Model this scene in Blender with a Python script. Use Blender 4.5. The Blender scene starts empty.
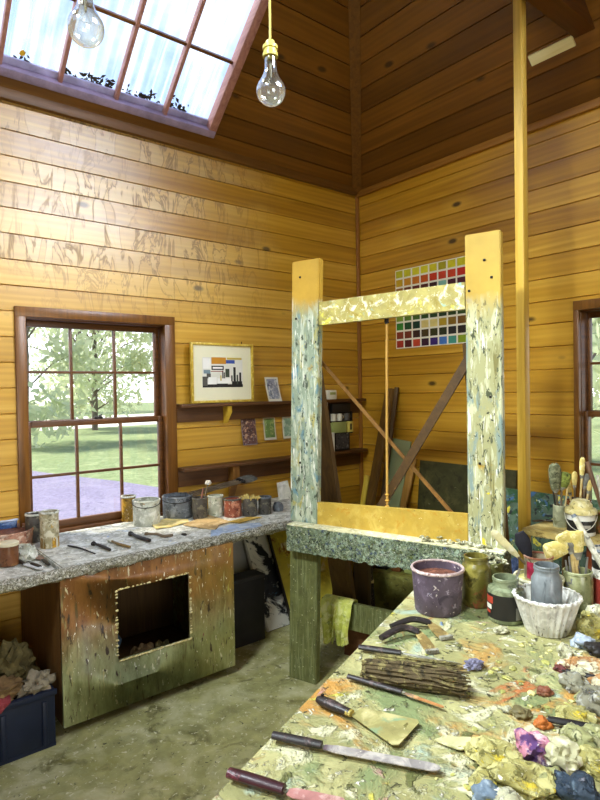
import bpy, bmesh, math, random
from mathutils import Vector as V, Matrix, noise
random.seed(7)
SC = bpy.context.scene
COL = SC.collection
R = math.radians
PI = math.pi

# ------------------------------------------------------------------ camera
FPX = 580.9
YAW, PITCH, ROLL = R(50.9224), R(-1.08587), R(-0.98984)
CF = V((math.cos(PITCH)*math.cos(YAW), math.cos(PITCH)*math.sin(YAW), math.sin(PITCH)))
_r = CF.cross(V((0, 0, 1))).normalized(); _u = _r.cross(CF)
CR = math.cos(ROLL)*_r + math.sin(ROLL)*_u
CU = -math.sin(ROLL)*_r + math.cos(ROLL)*_u
CP = V((0, 0, 1.6))
cam_d = bpy.data.cameras.new('camera'); cam = bpy.data.objects.new('camera', cam_d); COL.objects.link(cam)
M = Matrix((CR, CU, -CF)).transposed().to_4x4(); M.translation = CP
cam.matrix_world = M
cam_d.sensor_fit = 'VERTICAL'; cam_d.sensor_height = 36; cam_d.sensor_width = 27
cam_d.lens = 36*FPX/800; cam_d.clip_start = 0.02; cam_d.clip_end = 300
SC.camera = cam

def G(px, py, z, ax=2):
    """point of the plane (z, or x / y) = value that stands at a place of the picture"""
    d = ((px-300)*CR - (py-400)*CU)/FPX + CF
    t = (z-CP[ax])/d[ax]
    return CP + d*t
def mpp(p): return (V(p)-CP).dot(CF)/FPX       # metres per pixel there

XR, YL = 3.52, 3.52        # right wall x, left wall y
XB, YB = -3.0, -2.5
EAVE = 3.24; TH = R(41)
BENCH, TAB = .79, .75

# ------------------------------------------------------------------ mesh helpers
def rgb(h):
    h = h.lstrip('#'); c = [int(h[i:i+2], 16)/255 for i in (0, 2, 4)]
    return tuple(x/12.92 if x <= .04045 else ((x+.055)/1.055)**2.4 for x in c)+(1,)

class MB:
    def __init__(s): s.bm = bmesh.new()
    def face(s, pts, mi=0):
        f = s.bm.faces.new([s.bm.verts.new(p) for p in pts]); f.material_index = mi; return f
    def box(s, c, size, rot=None, mi=0, bev=0):
        r = bmesh.ops.create_cube(s.bm, size=1)
        vs = r['verts']
        for v in vs: v.co = V((v.co.x*size[0], v.co.y*size[1], v.co.z*size[2]))
        if bev:
            es = list({e for v in vs for e in v.link_edges})
            rb = bmesh.ops.bevel(s.bm, geom=es, offset=bev, segments=2, affect='EDGES', profile=.5)
            vs = list({v for v in rb['verts']} | {v for v in vs if v.is_valid})
        for v in vs: 
            co = v.co
            if rot is not None: co = rot @ co
            v.co = co + V(c)
        for f in {f for v in vs for f in v.link_faces}: f.material_index = mi
        return s
    def bar(s, a, b, w, t, up=(0, 0, 1), mi=0, bev=0):
        """square bar from a to b; w across, t along 'up'"""
        a, b = V(a), V(b); d = b-a; L = d.length; d.normalize()
        x = d.cross(V(up)).normalized(); z = x.cross(d)
        rot = Matrix((x, d, z)).transposed()
        return s.box((a+b)/2, (w, L, t), rot, mi, bev)
    def prism(s, poly, o, u, v, n, t, mi=0):
        """polygon of (a,b) in plane o+a*u+b*v, extruded t along n"""
        o, u, v, n = V(o), V(u), V(v), V(n)
        A = [s.bm.verts.new(o+u*a+v*b) for a, b in poly]
        B = [s.bm.verts.new(o+u*a+v*b+n*t) for a, b in poly]
        fs = [s.bm.faces.new(A), s.bm.faces.new(B[::-1])]
        k = len(A)
        for i in range(k): fs.append(s.bm.faces.new((A[i], B[i], B[(i+1) % k], A[(i+1) % k])))
        for f in fs: f.material_index = mi
        return s
    def tube(s, pts, rad, seg=10, mi=0, sq=1, up=None):
        pts = [V(p) for p in pts]; n = len(pts)
        if not hasattr(rad, '__len__'): rad = [rad]*n
        rings = []; last = None
        for i in range(n):
            d = (pts[min(i+1, n-1)]-pts[max(i-1, 0)]).normalized()
            ref = V(up) if up else (last if last is not None else (V((0, 0, 1)) if abs(d.z) < .9 else V((1, 0, 0))))
            x = d.cross(ref)
            if x.length < 1e-4: x = d.cross(V((1, 0, 0)))
            x.normalize(); y = x.cross(d).normalized(); last = y
            rings.append([s.bm.verts.new(pts[i]+(x*math.cos(2*PI*k/seg)+y*math.sin(2*PI*k/seg)*sq)*rad[i]) for k in range(seg)])
        fs = []
        for i in range(n-1):
            for k in range(seg):
                fs.append(s.bm.faces.new((rings[i][k], rings[i][(k+1) % seg], rings[i+1][(k+1) % seg], rings[i+1][k])))
        fs.append(s.bm.faces.new(rings[0][::-1])); fs.append(s.bm.faces.new(rings[-1]))
        for f in fs: f.material_index = mi
        return s
    def lathe(s, prof, c=(0, 0, 0), seg=32, mi=0, wob=0, flute=0, nfl=0):
        c = V(c); rings = []
        for (r, z) in prof:
            ring = []
            for k in range(seg):
                a = 2*PI*k/seg; rr = r
                if wob: rr *= 1+wob*noise.noise(V((math.cos(a)*2+c.x*9, math.sin(a)*2, z*30+c.y*9)))
                if flute: rr *= 1+flute*math.cos(a*nfl)
                ring.append(s.bm.verts.new(c+V((rr*math.cos(a), rr*math.sin(a), z))))
            rings.append(ring)
        fs = []
        for i in range(len(rings)-1):
            for k in range(seg):
                fs.append(s.bm.faces.new((rings[i][k], rings[i][(k+1) % seg], rings[i+1][(k+1) % seg], rings[i+1][k])))
        loop = abs(prof[0][0]-prof[-1][0])+abs(prof[0][1]-prof[-1][1]) < 1e-7
        if prof[0][0] > 1e-5 and not loop: fs.append(s.bm.faces.new(rings[0][::-1]))
        if prof[-1][0] > 1e-5 and not loop: fs.append(s.bm.faces.new(rings[-1]))
        for f in fs: f.material_index = mi
        vs = [v for rg_ in rings for v in rg_]
        bmesh.ops.remove_doubles(s.bm, verts=vs, dist=1e-6)
        return s
    def lump(s, c, size, seed=0, rough=.35, sub=3, freq=2.2, rot=0, mi=0, crease=False):
        r = bmesh.ops.create_icosphere(s.bm, subdivisions=sub, radius=1)
        ca, sa = math.cos(rot), math.sin(rot)
        mz = 1e9
        for v in r['verts']:
            p = v.co.copy(); o = V((seed*7.3, seed*3.1, seed*1.7))
            k = 1+rough*noise.fractal(p*freq+o, .9, 2.1, 4)
            if crease: k -= rough*.9*abs(noise.noise(p*freq*1.9+o*2))
            q = V((p.x*size[0], p.y*size[1], p.z*size[2]))*k
            q = V((q.x*ca-q.y*sa, q.x*sa+q.y*ca, q.z))
            if q.z < -size[2]*.55: q.z = -size[2]*.55
            mz = min(mz, q.z); v.co = q
        for v in r['verts']: v.co = v.co+V(c)-V((0, 0, mz))
        for f in {f for v in r['verts'] for f in v.link_faces}: f.material_index = mi
        return s
    def sheet(s, fn, nu, nv, t=.004, mi=0):
        """closed thin sheet: fn(u,v)->point"""
        P = [[V(fn(i/nu, j/nv)) for j in range(nv+1)] for i in range(nu+1)]
        N = [[None]*(nv+1) for _ in range(nu+1)]
        for i in range(nu+1):
            for j in range(nv+1):
                a = P[min(i+1, nu)][j]-P[max(i-1, 0)][j]; b = P[i][min(j+1, nv)]-P[i][max(j-1, 0)]
                n_ = a.cross(b); N[i][j] = n_.normalized() if n_.length > 1e-9 else V((0, 0, 1))
        A = [[s.bm.verts.new(P[i][j]+N[i][j]*t/2) for j in range(nv+1)] for i in range(nu+1)]
        B = [[s.bm.verts.new(P[i][j]-N[i][j]*t/2) for j in range(nv+1)] for i in range(nu+1)]
        for i in range(nu):
            for j in range(nv):
                s.bm.faces.new((A[i][j], A[i+1][j], A[i+1][j+1], A[i][j+1])).material_index = mi
                s.bm.faces.new((B[i][j], B[i][j+1], B[i+1][j+1], B[i+1][j])).material_index = mi
        for i in range(nu):
            s.bm.faces.new((A[i][0], B[i][0], B[i+1][0], A[i+1][0])); s.bm.faces.new((A[i][nv], A[i+1][nv], B[i+1][nv], B[i][nv]))
        for j in range(nv):
            s.bm.faces.new((A[0][j], A[0][j+1], B[0][j+1], B[0][j])); s.bm.faces.new((A[nu][j], B[nu][j], B[nu][j+1], A[nu][j+1]))
        return s
    def build(s, name, mat, parent=None, loc=None, smooth=True, ang=38):
        bm = s.bm
        bmesh.ops.recalc_face_normals(bm, faces=bm.faces[:])
        o_loc = V(loc) if loc is not None else V((0, 0, 0))
        if loc is not None and parent is None:
            for v in bm.verts: v.co -= o_loc
        if smooth:
            for f in bm.faces: f.smooth = True
            for e in bm.edges:
                if len(e.link_faces) == 2 and e.calc_face_angle(0) > R(ang): e.smooth = False
        me = bpy.data.meshes.new(name); bm.to_mesh(me); bm.free()
        for m in (mat if isinstance(mat, (list, tuple)) else [mat]): me.materials.append(m)
        o = bpy.data.objects.new(name, me); COL.objects.link(o)
        if parent is not None:
            o.parent = parent
            if loc is None and parent.get('_w'): o.location = -V(parent['_w'])
        else: o.location = o_loc
        return o

def thing(name, label, cat, loc=(0, 0, 0), group=None, world=True):
    """Empty at the thing's base; parts are modelled in world coordinates when world=True"""
    o = bpy.data.objects.new(name, None); COL.objects.link(o); o.location = loc
    o.empty_display_size = .05
    o['label'] = label; o['category'] = cat
    if group: o['group'] = group
    if world: o['_w'] = [float(c) for c in loc]
    return o
def tag(o, label, cat, group=None, kind=None):
    o['label'] = label; o['category'] = cat
    if group: o['group'] = group
    if kind: o['kind'] = kind
    return o
def struct(o): o['kind'] = 'structure'; return o
def sub(o, part): o.parent = part; o.location = (0, 0, 0); return o

# ------------------------------------------------------------------ materials
def newmat(name):
    m = bpy.data.materials.new(name); m.use_nodes = True
    nt = m.node_tree; b = nt.nodes['Principled BSDF']; return m, nt, b
def N(nt, t, **kw):
    n = nt.nodes.new(t)
    for k, v in kw.items():
        if k.startswith('i_'):
            key = k[2:]; n.inputs[int(key) if key.isdigit() else key].default_value = v
        else: setattr(n, k, v)
    return n
def L(nt, a, b): nt.links.new(a, b)
def coords(nt, scale=(1, 1, 1), off=(0, 0, 0), rot=(0, 0, 0)):
    tc = N(nt, 'ShaderNodeTexCoord'); mp = N(nt, 'ShaderNodeMapping')
    mp.inputs['Scale'].default_value = scale; mp.inputs['Location'].default_value = off; mp.inputs['Rotation'].default_value = rot
    L(nt, tc.outputs['Object'], mp.inputs['Vector']); return mp.outputs['Vector']
def ramp(nt, fac, a, b, ca=(0, 0, 0, 1), cb=(1, 1, 1, 1)):
    r = N(nt, 'ShaderNodeValToRGB'); L(nt, fac, r.inputs['Fac'])
    r.color_ramp.elements[0].position = a; r.color_ramp.elements[1].position = b
    r.color_ramp.elements[0].color = ca; r.color_ramp.elements[1].color = cb
    return r.outputs['Color']
def mix(nt, fac, a, b, mode='MIX'):
    m = N(nt, 'ShaderNodeMix', data_type='RGBA', blend_type=mode)
    if isinstance(fac, (int, float)): m.inputs[0].default_value = fac
    else: L(nt, fac, m.inputs[0])
    for i, x in ((6, a), (7, b)):
        if isinstance(x, tuple): m.inputs[i].default_value = x
        else: L(nt, x, m.inputs[i])
    return m.outputs[2]
def math_(nt, op, a, b=None, c=None):
    m = N(nt, 'ShaderNodeMath', operation=op)
    for i, x in enumerate((a, b, c)):
        if x is None: continue
        if isinstance(x, (int, float)): m.inputs[i].default_value = x
        else: L(nt, x, m.inputs[i])
    return m.outputs[0]
def noise_(nt, vec, scale, detail=4, rough=.55, dist=0, w=None):
    n = N(nt, 'ShaderNodeTexNoise'); n.inputs['Scale'].default_value = scale
    n.inputs['Detail'].default_value = detail; n.inputs['Roughness'].default_value = rough; n.inputs['Distortion'].default_value = dist
    L(nt, vec, n.inputs['Vector'])
    if w is not None: n.noise_dimensions = '4D'; n.inputs['W'].default_value = w
    return n.outputs['Fac']
def bump(nt, b, h, strength=.3, dist=.005):
    bp = N(nt, 'ShaderNodeBump'); bp.inputs['Strength'].default_value = strength; bp.inputs['Distance'].default_value = dist
    L(nt, h, bp.inputs['Height']); L(nt, bp.outputs['Normal'], b.inputs['Normal'])

MATS = {}
def plain(name, col, rough=.6, metal=0, var=.25, scale=12, spec=.4, bmp=.15):
    if name in MATS: return MATS[name]
    m, nt, b = newmat(name); c = rgb(col)
    v = coords(nt); f = noise_(nt, v, scale, 5, .6)
    dark = tuple(x*(1-var) for x in c[:3])+(1,); lite = tuple(min(1, x*(1+var)) for x in c[:3])+(1,)
    L(nt, ramp(nt, f, .3, .7, dark, lite), b.inputs['Base Color'])
    b.inputs['Roughness'].default_value = rough; b.inputs['Metallic'].default_value = metal
    b.inputs['Specular IOR Level'].default_value = spec
    if bmp: bump(nt, b, f, bmp, .004)
    MATS[name] = m; return m

def splat(name, base, layers, rough=.55, bmp=.4, bd=.004, stretch=(1, 1, 1), basevar=.3, bscale=6, spec=.35, gate=None, sm=2.6):
    """base colour with patches of dried paint: layers = (hex, noise scale, threshold, softness[, stretch])"""
    if name in MATS: return MATS[name]
    m, nt, b = newmat(name); c = rgb(base)
    v = coords(nt, stretch)
    f = noise_(nt, v, bscale*sm, 6, .6)
    col = ramp(nt, f, .3, .7, tuple(x*(1-basevar) for x in c[:3])+(1,), tuple(min(1, x*(1+basevar)) for x in c[:3])+(1,))
    hsum = f
    for i, ly in enumerate(layers):
        hx, sc, th, so = ly[:4]
        vv = coords(nt, ly[4], (i*3.7, i*1.9, i*5.3)) if len(ly) > 4 else coords(nt, stretch, (i*3.7, i*1.9, i*5.3))
        n = noise_(nt, vv, sc*sm, 5, .62, .6)
        k = ramp(nt, n, th, th+so)
        if gate:      # paint only lies below (or above) a height, with a ragged edge
            if i == 0:
                gs = N(nt, 'ShaderNodeSeparateXYZ'); L(nt, coords(nt), gs.inputs[0])
                gz = math_(nt, 'MULTIPLY_ADD', noise_(nt, coords(nt), 9, 3), gate[2], gs.outputs[2])
                gm = N(nt, 'ShaderNodeMapRange'); gm.inputs[1].default_value = gate[0]; gm.inputs[2].default_value = gate[1]; L(nt, gz, gm.inputs[0])
            k = math_(nt, 'MULTIPLY', k, gm.outputs[0])
        col = mix(nt, k, col, rgb(hx))
        hsum = math_(nt, 'MULTIPLY_ADD', k, .5, hsum)
    L(nt, col, b.inputs['Base Color']); b.inputs['Roughness'].default_value = rough
    b.inputs['Specular IOR Level'].default_value = spec
    if bmp: bump(nt, b, hsum, bmp, bd)
    MATS[name] = m; return m

def wood(name, c1, c2, axis='x', rough=.5, gs=1.0, spec=.4, var=.5):
    """plain timber, grain along an axis of the object"""
    if name in MATS: return MATS[name]
    m, nt, b = newmat(name)
    st = {'x': (1.2, 22, 22), 'y': (22, 1.2, 22), 'z': (22, 22, 1.2)}[axis]
    v = coords(nt, tuple(s*gs for s in st)); f = noise_(nt, v, 1.6, 6, .65, .8)
    v2 = coords(nt, (1, 1, 1), (3, 1, 2)); g = noise_(nt, v2, 2.5, 3)
    col = ramp(nt, f, .32, .68, rgb(c1), rgb(c2))
    col = mix(nt, math_(nt, 'MULTIPLY', g, var), col, rgb(c1))
    L(nt, col, b.inputs['Base Color']); b.inputs['Roughness'].default_value = rough
    b.inputs['Specular IOR Level'].default_value = spec
    bump(nt, b, f, .12, .003); MATS[name] = m; return m

def board_mat(name, c_dark, c_mid, c_lite, knot, along='x', across='z', bh=.143, phase=0, rough=.34, stains_glare=False, spec=.5, slope=None):
    """varnished pine lining: tone changes from board to board, long grain, knots, tide marks, painted glare"""
    m, nt, b = newmat(name)
    tc = N(nt, 'ShaderNodeTexCoord'); sep = N(nt, 'ShaderNodeSeparateXYZ'); L(nt, tc.outputs['Object'], sep.inputs[0])
    if slope is None:
        ax = sep.outputs['XYZ'.index(across.upper())]
    else:            # distance up a roof slope from height
        ax = math_(nt, 'MULTIPLY', math_(nt, 'SUBTRACT', sep.outputs[2], EAVE), 1/math.sin(slope))
    idx = math_(nt, 'FLOOR', math_(nt, 'DIVIDE', math_(nt, 'SUBTRACT', ax, phase), bh))
    al = sep.outputs['XYZ'.index(along.upper())]
    wn = N(nt, 'ShaderNodeTexWhiteNoise', noise_dimensions='1D'); L(nt, idx, wn.inputs['W'])
    cmb = N(nt, 'ShaderNodeCombineXYZ')
    L(nt, math_(nt, 'MULTIPLY_ADD', wn.outputs['Value'], 37.0, al), cmb.inputs[0]); L(nt, ax, cmb.inputs[1]); L(nt, math_(nt, 'MULTIPLY', idx, 3.17), cmb.inputs[2])
    def mp(sx, sy): 
        q = N(nt, 'ShaderNodeMapping'); q.inputs['Scale'].default_value = (sx, sy, 1); L(nt, cmb.outputs[0], q.inputs['Vector']); return q.outputs[0]
    # knots: sparse cells, stretched; they also bend the grain
    vo = N(nt, 'ShaderNodeTexVoronoi'); vo.inputs['Scale'].default_value = 1; L(nt, mp(2.2, 4.6), vo.inputs['Vector']); vo.inputs['Randomness'].default_value = 1
    kd = ramp(nt, vo.outputs['Distance'], .05, .11, (1, 1, 1, 1), (0, 0, 0, 1))
    kh = ramp(nt, vo.outputs['Distance'], .06, .36, (1, 1, 1, 1), (0, 0, 0, 1))
    csep = N(nt, 'ShaderNodeSeparateColor'); L(nt, vo.outputs['Color'], csep.inputs[0])
    pick = math_(nt, 'GREATER_THAN', csep.outputs[0], .22)
    kd = math_(nt, 'MULTIPLY', kd, pick); kh = math_(nt, 'MULTIPLY', kh, pick)
    # grain: bands along board, warped
    g1 = noise_(nt, mp(.55, 13), 1, 6, .6, 1.2)
    w = N(nt, 'ShaderNodeTexWave', wave_type='BANDS', bands_direction='Y'); w.inputs['Scale'].default_value = 1.0
    w.inputs['Distortion'].default_value = 7; w.inputs['Detail'].default_value = 3; w.inputs['Detail Scale'].default_value = .5
    L(nt, mp(.35, 9), w.inputs['Vector'])
    g = math_(nt, 'ADD', math_(nt, 'MULTIPLY', g1, .9), math_(nt, 'MULTIPLY', w.outputs['Fac'], .10))
    g = math_(nt, 'ADD', g, math_(nt, 'MULTIPLY_ADD', wn.outputs['Value'] , .30, -.15))
    cr = N(nt, 'ShaderNodeValToRGB'); L(nt, g, cr.inputs['Fac'])
    e = cr.color_ramp.elements; e[0].position = .2; e[0].color = rgb(c_dark); e[1].position = .85; e[1].color = rgb(c_lite)
    q = cr.color_ramp.elements.new(.52); q.color = rgb(c_mid)
    col = mix(nt, math_(nt, 'MULTIPLY', kh, .45), cr.outputs['Color'], rgb(c_lite))
    col = mix(nt, math_(nt, 'MULTIPLY', kd, .9), col, rgb(knot))
    ro = math_(nt, 'MULTIPLY_ADD', g1, .22, rough-.1)
    if stains_glare:      # old water runs and tide marks in the varnish, with painted whitish glare
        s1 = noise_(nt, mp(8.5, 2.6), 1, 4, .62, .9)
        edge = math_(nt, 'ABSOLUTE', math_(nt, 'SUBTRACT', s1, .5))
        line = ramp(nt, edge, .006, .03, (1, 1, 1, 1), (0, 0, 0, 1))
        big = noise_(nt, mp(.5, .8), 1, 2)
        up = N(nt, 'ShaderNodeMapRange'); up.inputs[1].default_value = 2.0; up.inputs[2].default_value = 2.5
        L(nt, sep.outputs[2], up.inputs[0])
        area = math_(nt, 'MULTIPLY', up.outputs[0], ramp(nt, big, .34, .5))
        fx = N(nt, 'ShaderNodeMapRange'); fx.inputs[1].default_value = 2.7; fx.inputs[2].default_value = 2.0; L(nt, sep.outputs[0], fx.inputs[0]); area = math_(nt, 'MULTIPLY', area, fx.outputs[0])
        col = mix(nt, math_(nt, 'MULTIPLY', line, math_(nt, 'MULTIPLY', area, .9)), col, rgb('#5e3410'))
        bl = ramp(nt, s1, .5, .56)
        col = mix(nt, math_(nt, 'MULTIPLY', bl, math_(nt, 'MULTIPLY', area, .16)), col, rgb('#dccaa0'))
        col = mix(nt, math_(nt, 'MULTIPLY', area, .34), col, rgb('#cdb88a'))  # whitish glare on the upper boards, mixed into their colour
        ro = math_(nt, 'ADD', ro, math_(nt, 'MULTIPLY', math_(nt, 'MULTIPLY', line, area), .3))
    L(nt, col, b.inputs['Base Color']); L(nt, ro, b.inputs['Roughness'])
    b.inputs['Specular IOR Level'].default_value = spec
    if stains_glare:
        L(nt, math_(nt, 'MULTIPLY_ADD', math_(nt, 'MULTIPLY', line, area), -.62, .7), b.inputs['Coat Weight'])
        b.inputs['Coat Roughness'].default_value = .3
    bump(nt, b, math_(nt, 'ADD', g1, math_(nt, 'MULTIPLY', kd, .5)), .12, .003)
    MATS[name] = m; return m

def glass_thin(name, tint=(1, 1, 1, 1), refl=.12, milk=0):
    m, nt, b = newmat(name); nt.nodes.remove(b); out = nt.nodes['Material Output']
    t = N(nt, 'ShaderNodeBsdfTransparent'); t.inputs[0].default_value = tint
    g = N(nt, 'ShaderNodeBsdfGlossy'); g.inputs['Roughness'].default_value = .03
    lw = N(nt, 'ShaderNodeLayerWeight'); lw.inputs['Blend'].default_value = .35
    k = math_(nt, 'MULTIPLY_ADD', lw.outputs['Facing'], refl*3, refl*.35)
    mx = N(nt, 'ShaderNodeMixShader'); L(nt, k, mx.inputs[0]); L(nt, t.outputs[0], mx.inputs[1]); L(nt, g.outputs[0], mx.inputs[2])
    sh = mx.outputs[0]
    if milk:
        d = N(nt, 'ShaderNodeBsdfTranslucent'); d.inputs[0].default_value = (.9, .9, .82, 1); m2 = N(nt, 'ShaderNodeMixShader'); m2.inputs[0].default_value = milk; L(nt, sh, m2.inputs[1]); L(nt, d.outputs[0], m2.inputs[2]); sh = m2.outputs[0]
    L(nt, sh, out.inputs[0]); MATS[name] = m; return m

def skylight_mat(name):
    """weathered corrugated roof sheet: clear runs and milky streaks down the slope"""
    m, nt, b = newmat(name); nt.nodes.remove(b); out = nt.nodes['Material Output']
    v = coords(nt, (34, .8, .8)); n1 = noise_(nt, v, 1, 5, .65, .3)
    v2 = coords(nt, (5, 2, 2), (5, 2, 1)); n2 = noise_(nt, v2, 1, 4)
    k = math_(nt, 'ADD', math_(nt, 'MULTIPLY', n1, .6), math_(nt, 'MULTIPLY', n2, .4))
    f = N(nt, 'ShaderNodeMapRange'); f.inputs[1].default_value = .42; f.inputs[2].default_value = .64; f.inputs[3].default_value = .0; f.inputs[4].default_value = .5
    L(nt, k, f.inputs[0])
    t = N(nt, 'ShaderNodeBsdfTransparent'); t.inputs[0].default_value = (.68, .80, 1, 1)
    d = N(nt, 'ShaderNodeBsdfTranslucent'); d.inputs[0].default_value = (.62, .68, .76, 1)
    mx = N(nt, 'ShaderNodeMixShader'); L(nt, f.outputs[0], mx.inputs[0]); L(nt, t.outputs[0], mx.inputs[1]); L(nt, d.outputs[0], mx.inputs[2])
    L(nt, mx.outputs[0], out.inputs[0]); MATS[name] = m; return m

W_LEFT = board_mat('pine_boards_left', '#9a6c16', '#c09128', '#dcb04a', '#2e1806', 'x', 'z', stains_glare=True, phase=.06)
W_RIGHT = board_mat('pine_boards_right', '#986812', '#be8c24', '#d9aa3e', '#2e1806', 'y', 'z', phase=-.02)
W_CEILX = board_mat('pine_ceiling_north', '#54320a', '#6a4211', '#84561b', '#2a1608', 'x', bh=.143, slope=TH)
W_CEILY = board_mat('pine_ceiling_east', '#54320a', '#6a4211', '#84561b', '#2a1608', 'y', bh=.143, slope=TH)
TRIM = wood('trim_timber', '#7a4a16', '#a06a26', 'z', .4)
TRIMX = wood('trim_timber_x', '#5a3a14', '#7c5420', 'x', .45)
TRIMY = wood('trim_timber_y', '#8a5a1e', '#ad7a30', 'y', .45)
CASING = wood('stained_casing', '#5c3810', '#8a5a20', 'z', .35)
SASH = wood('stained_sash', '#4a2c12', '#7a4c20', 'x', .4)
SKYFR = wood('skylight_frame_timber', '#94645a', '#c09084', 'y', .5)
GLASS = glass_thin('window_glass')
SKYG = skylight_mat('weathered_roof_sheet')

# ------------------------------------------------------------------ room shell
def strips(mb, o, u, v, n, v0, v1, ufun, holes=(), bh=.143, phase=0, t=.03, c=.0036, mi=0):
    o, u, v, n = V(o), V(u), V(v), V(n)
    k = math.floor((v0-phase)/bh)
    while True:
        a = phase+k*bh; b2 = a+bh; k += 1
        if a >= v1-1e-6: break
        va, vb = max(a, v0), min(b2, v1)
        cuts = sorted({va, vb} | {h for H in holes for h in H[2:] if va < h < vb})
        for x, y in zip(cuts[:-1], cuts[1:]):
            if y-x < .002: continue
            mid = (x+y)/2
            segs = [None]
            hs = sorted((H[0], H[1]) for H in holes if H[2] < mid < H[3])
            edges = []; start = None
            for H in hs: edges.append((start, H[0])); start = H[1]
            edges.append((start, None))
            ca = c if abs(x-a) < 1e-6 else 0; cb = c if abs(y-b2) < 1e-6 else 0
            prof = [(x, t), (x, ca*3), (x+ca, 0), (y-cb, 0), (y, cb*3), (y, t)]
            p2 = []
            for q in prof:
                if not p2 or (abs(q[0]-p2[-1][0])+abs(q[1]-p2[-1][1])) > 1e-7: p2.append(q)
            for (e0, e1) in edges:
                A, B = [], []
                ok = True
                for (vv, nn) in p2:
                    ua, ub = ufun(vv)
                    s0 = ua if e0 is None else e0; s1 = ub if e1 is None else e1
                    if s1-s0 < .004: ok = False
                    A.append(o+u*s0+v*vv+n*nn); B.append(o+u*s1+v*vv+n*nn)
                if not ok: continue
                A = [mb.bm.verts.new(p) for p in A]; B = [mb.bm.verts.new(p) for p in B]
                fs = [mb.bm.faces.new(A), mb.bm.faces.new(B[::-1])]
                m_ = len(A)
                for i in range(m_): fs.append(mb.bm.faces.new((A[i], B[i], B[(i+1) % m_], A[(i+1) % m_])))
                for f in fs: f.material_index = mi
    return mb

WX0, WX1, WZ0, WZ1 = .845, 1.745, .775, 2.045        # window opening in the left wall
RY0, RY1 = .74, 1.655                                # the right wall's window
DX0, DX1 = -2.2, -1.2
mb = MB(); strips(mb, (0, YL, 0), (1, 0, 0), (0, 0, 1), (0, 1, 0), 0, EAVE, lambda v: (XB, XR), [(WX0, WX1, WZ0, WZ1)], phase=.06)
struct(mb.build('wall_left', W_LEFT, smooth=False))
mb = MB(); strips(mb, (XR, 0, 0), (0, 1, 0), (0, 0, 1), (1, 0, 0), 0, EAVE, lambda v: (YB, YL), [(RY0, RY1, WZ0, WZ1+.01)], phase=-.02)
struct(mb.build('wall_right', W_RIGHT, smooth=False))
mb = MB(); strips(mb, (XB, 0, 0), (0, 1, 0), (0, 0, 1), (-1, 0, 0), 0, EAVE, lambda v: (YB, YL), [])
struct(mb.build('wall_back', W_RIGHT, smooth=False))
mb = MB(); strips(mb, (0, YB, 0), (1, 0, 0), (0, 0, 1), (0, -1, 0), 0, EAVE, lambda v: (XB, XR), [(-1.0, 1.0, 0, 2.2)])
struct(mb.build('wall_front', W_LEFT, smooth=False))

ct, stn = math.cos(TH), math.sin(TH)
VM = (YL-YB)/2/ct
SKY = (-1.9, 2.03, .15, 1.74)          # x0,x1, along slope v0,v1
ESK = (-1.5, .75, .55, 2.05)
WSK = (-1.3, 1.95, .45, 1.95)
mb = MB()
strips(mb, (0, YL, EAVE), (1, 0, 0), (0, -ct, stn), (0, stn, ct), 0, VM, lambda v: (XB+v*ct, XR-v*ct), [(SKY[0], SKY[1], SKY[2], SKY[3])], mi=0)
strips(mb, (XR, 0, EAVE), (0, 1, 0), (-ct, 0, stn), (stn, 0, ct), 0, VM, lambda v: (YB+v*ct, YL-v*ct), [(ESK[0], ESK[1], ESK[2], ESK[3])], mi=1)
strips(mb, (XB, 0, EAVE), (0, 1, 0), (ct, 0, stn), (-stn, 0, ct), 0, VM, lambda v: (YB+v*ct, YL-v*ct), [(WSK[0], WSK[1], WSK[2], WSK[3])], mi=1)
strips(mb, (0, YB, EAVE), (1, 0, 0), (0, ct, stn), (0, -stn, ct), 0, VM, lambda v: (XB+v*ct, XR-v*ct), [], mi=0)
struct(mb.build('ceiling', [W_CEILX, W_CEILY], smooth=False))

FLOORM = splat('concrete_floor', '#aca86e', [('#cfcb9c', 3, .48, .2), ('#7a7648', 5, .58, .12), ('#dedab4', 26, .60, .05), ('#32341f', 22, .64, .06), ('#98924a', 2.2, .58, .2), ('#dcdac0', 50, .67, .03), ('#3c3c28', 9, .66, .06)], .7, .6, .004, sm=1.6)
mb = MB()
mb.box(((XB+XR)/2, (YB+YL)/2, -.05), (XR-XB+.3, YL-YB+.3, .1))
struct(mb.build('floor', FLOORM, smooth=False))

# trims: corner bead, hip board, eave mouldings
mb = MB(); mb.tube([(XR-.012, YL-.012, 0), (XR-.012, YL-.012, EAVE)], .017, 8); struct(mb.build('trim_1', TRIM))
hp0, hp1 = V((XR-.02, YL-.02, EAVE+.0)), V((XR-2.6, YL-2.6, EAVE+2.6*stn/ct))
mb = MB(); mb.bar(hp0, hp1, .075, .03, up=(-1, -1, -1.2)); struct(mb.build('trim_2', wood('hip_timber', '#5a3a14', '#80551f', 'z', .45)))
mb = MB(); mb.box((XR-.016, (YB+YL)/2, EAVE-.012), (.03, YL-YB-.04, .05), bev=.006); struct(mb.build('trim_3', TRIMY))
mb = MB(); mb.box(((XB+XR)/2, YL-.02, EAVE+.012), (XR-XB-.08, .036, .075), bev=.006); struct(mb.build('trim_4', TRIMX))

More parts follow.
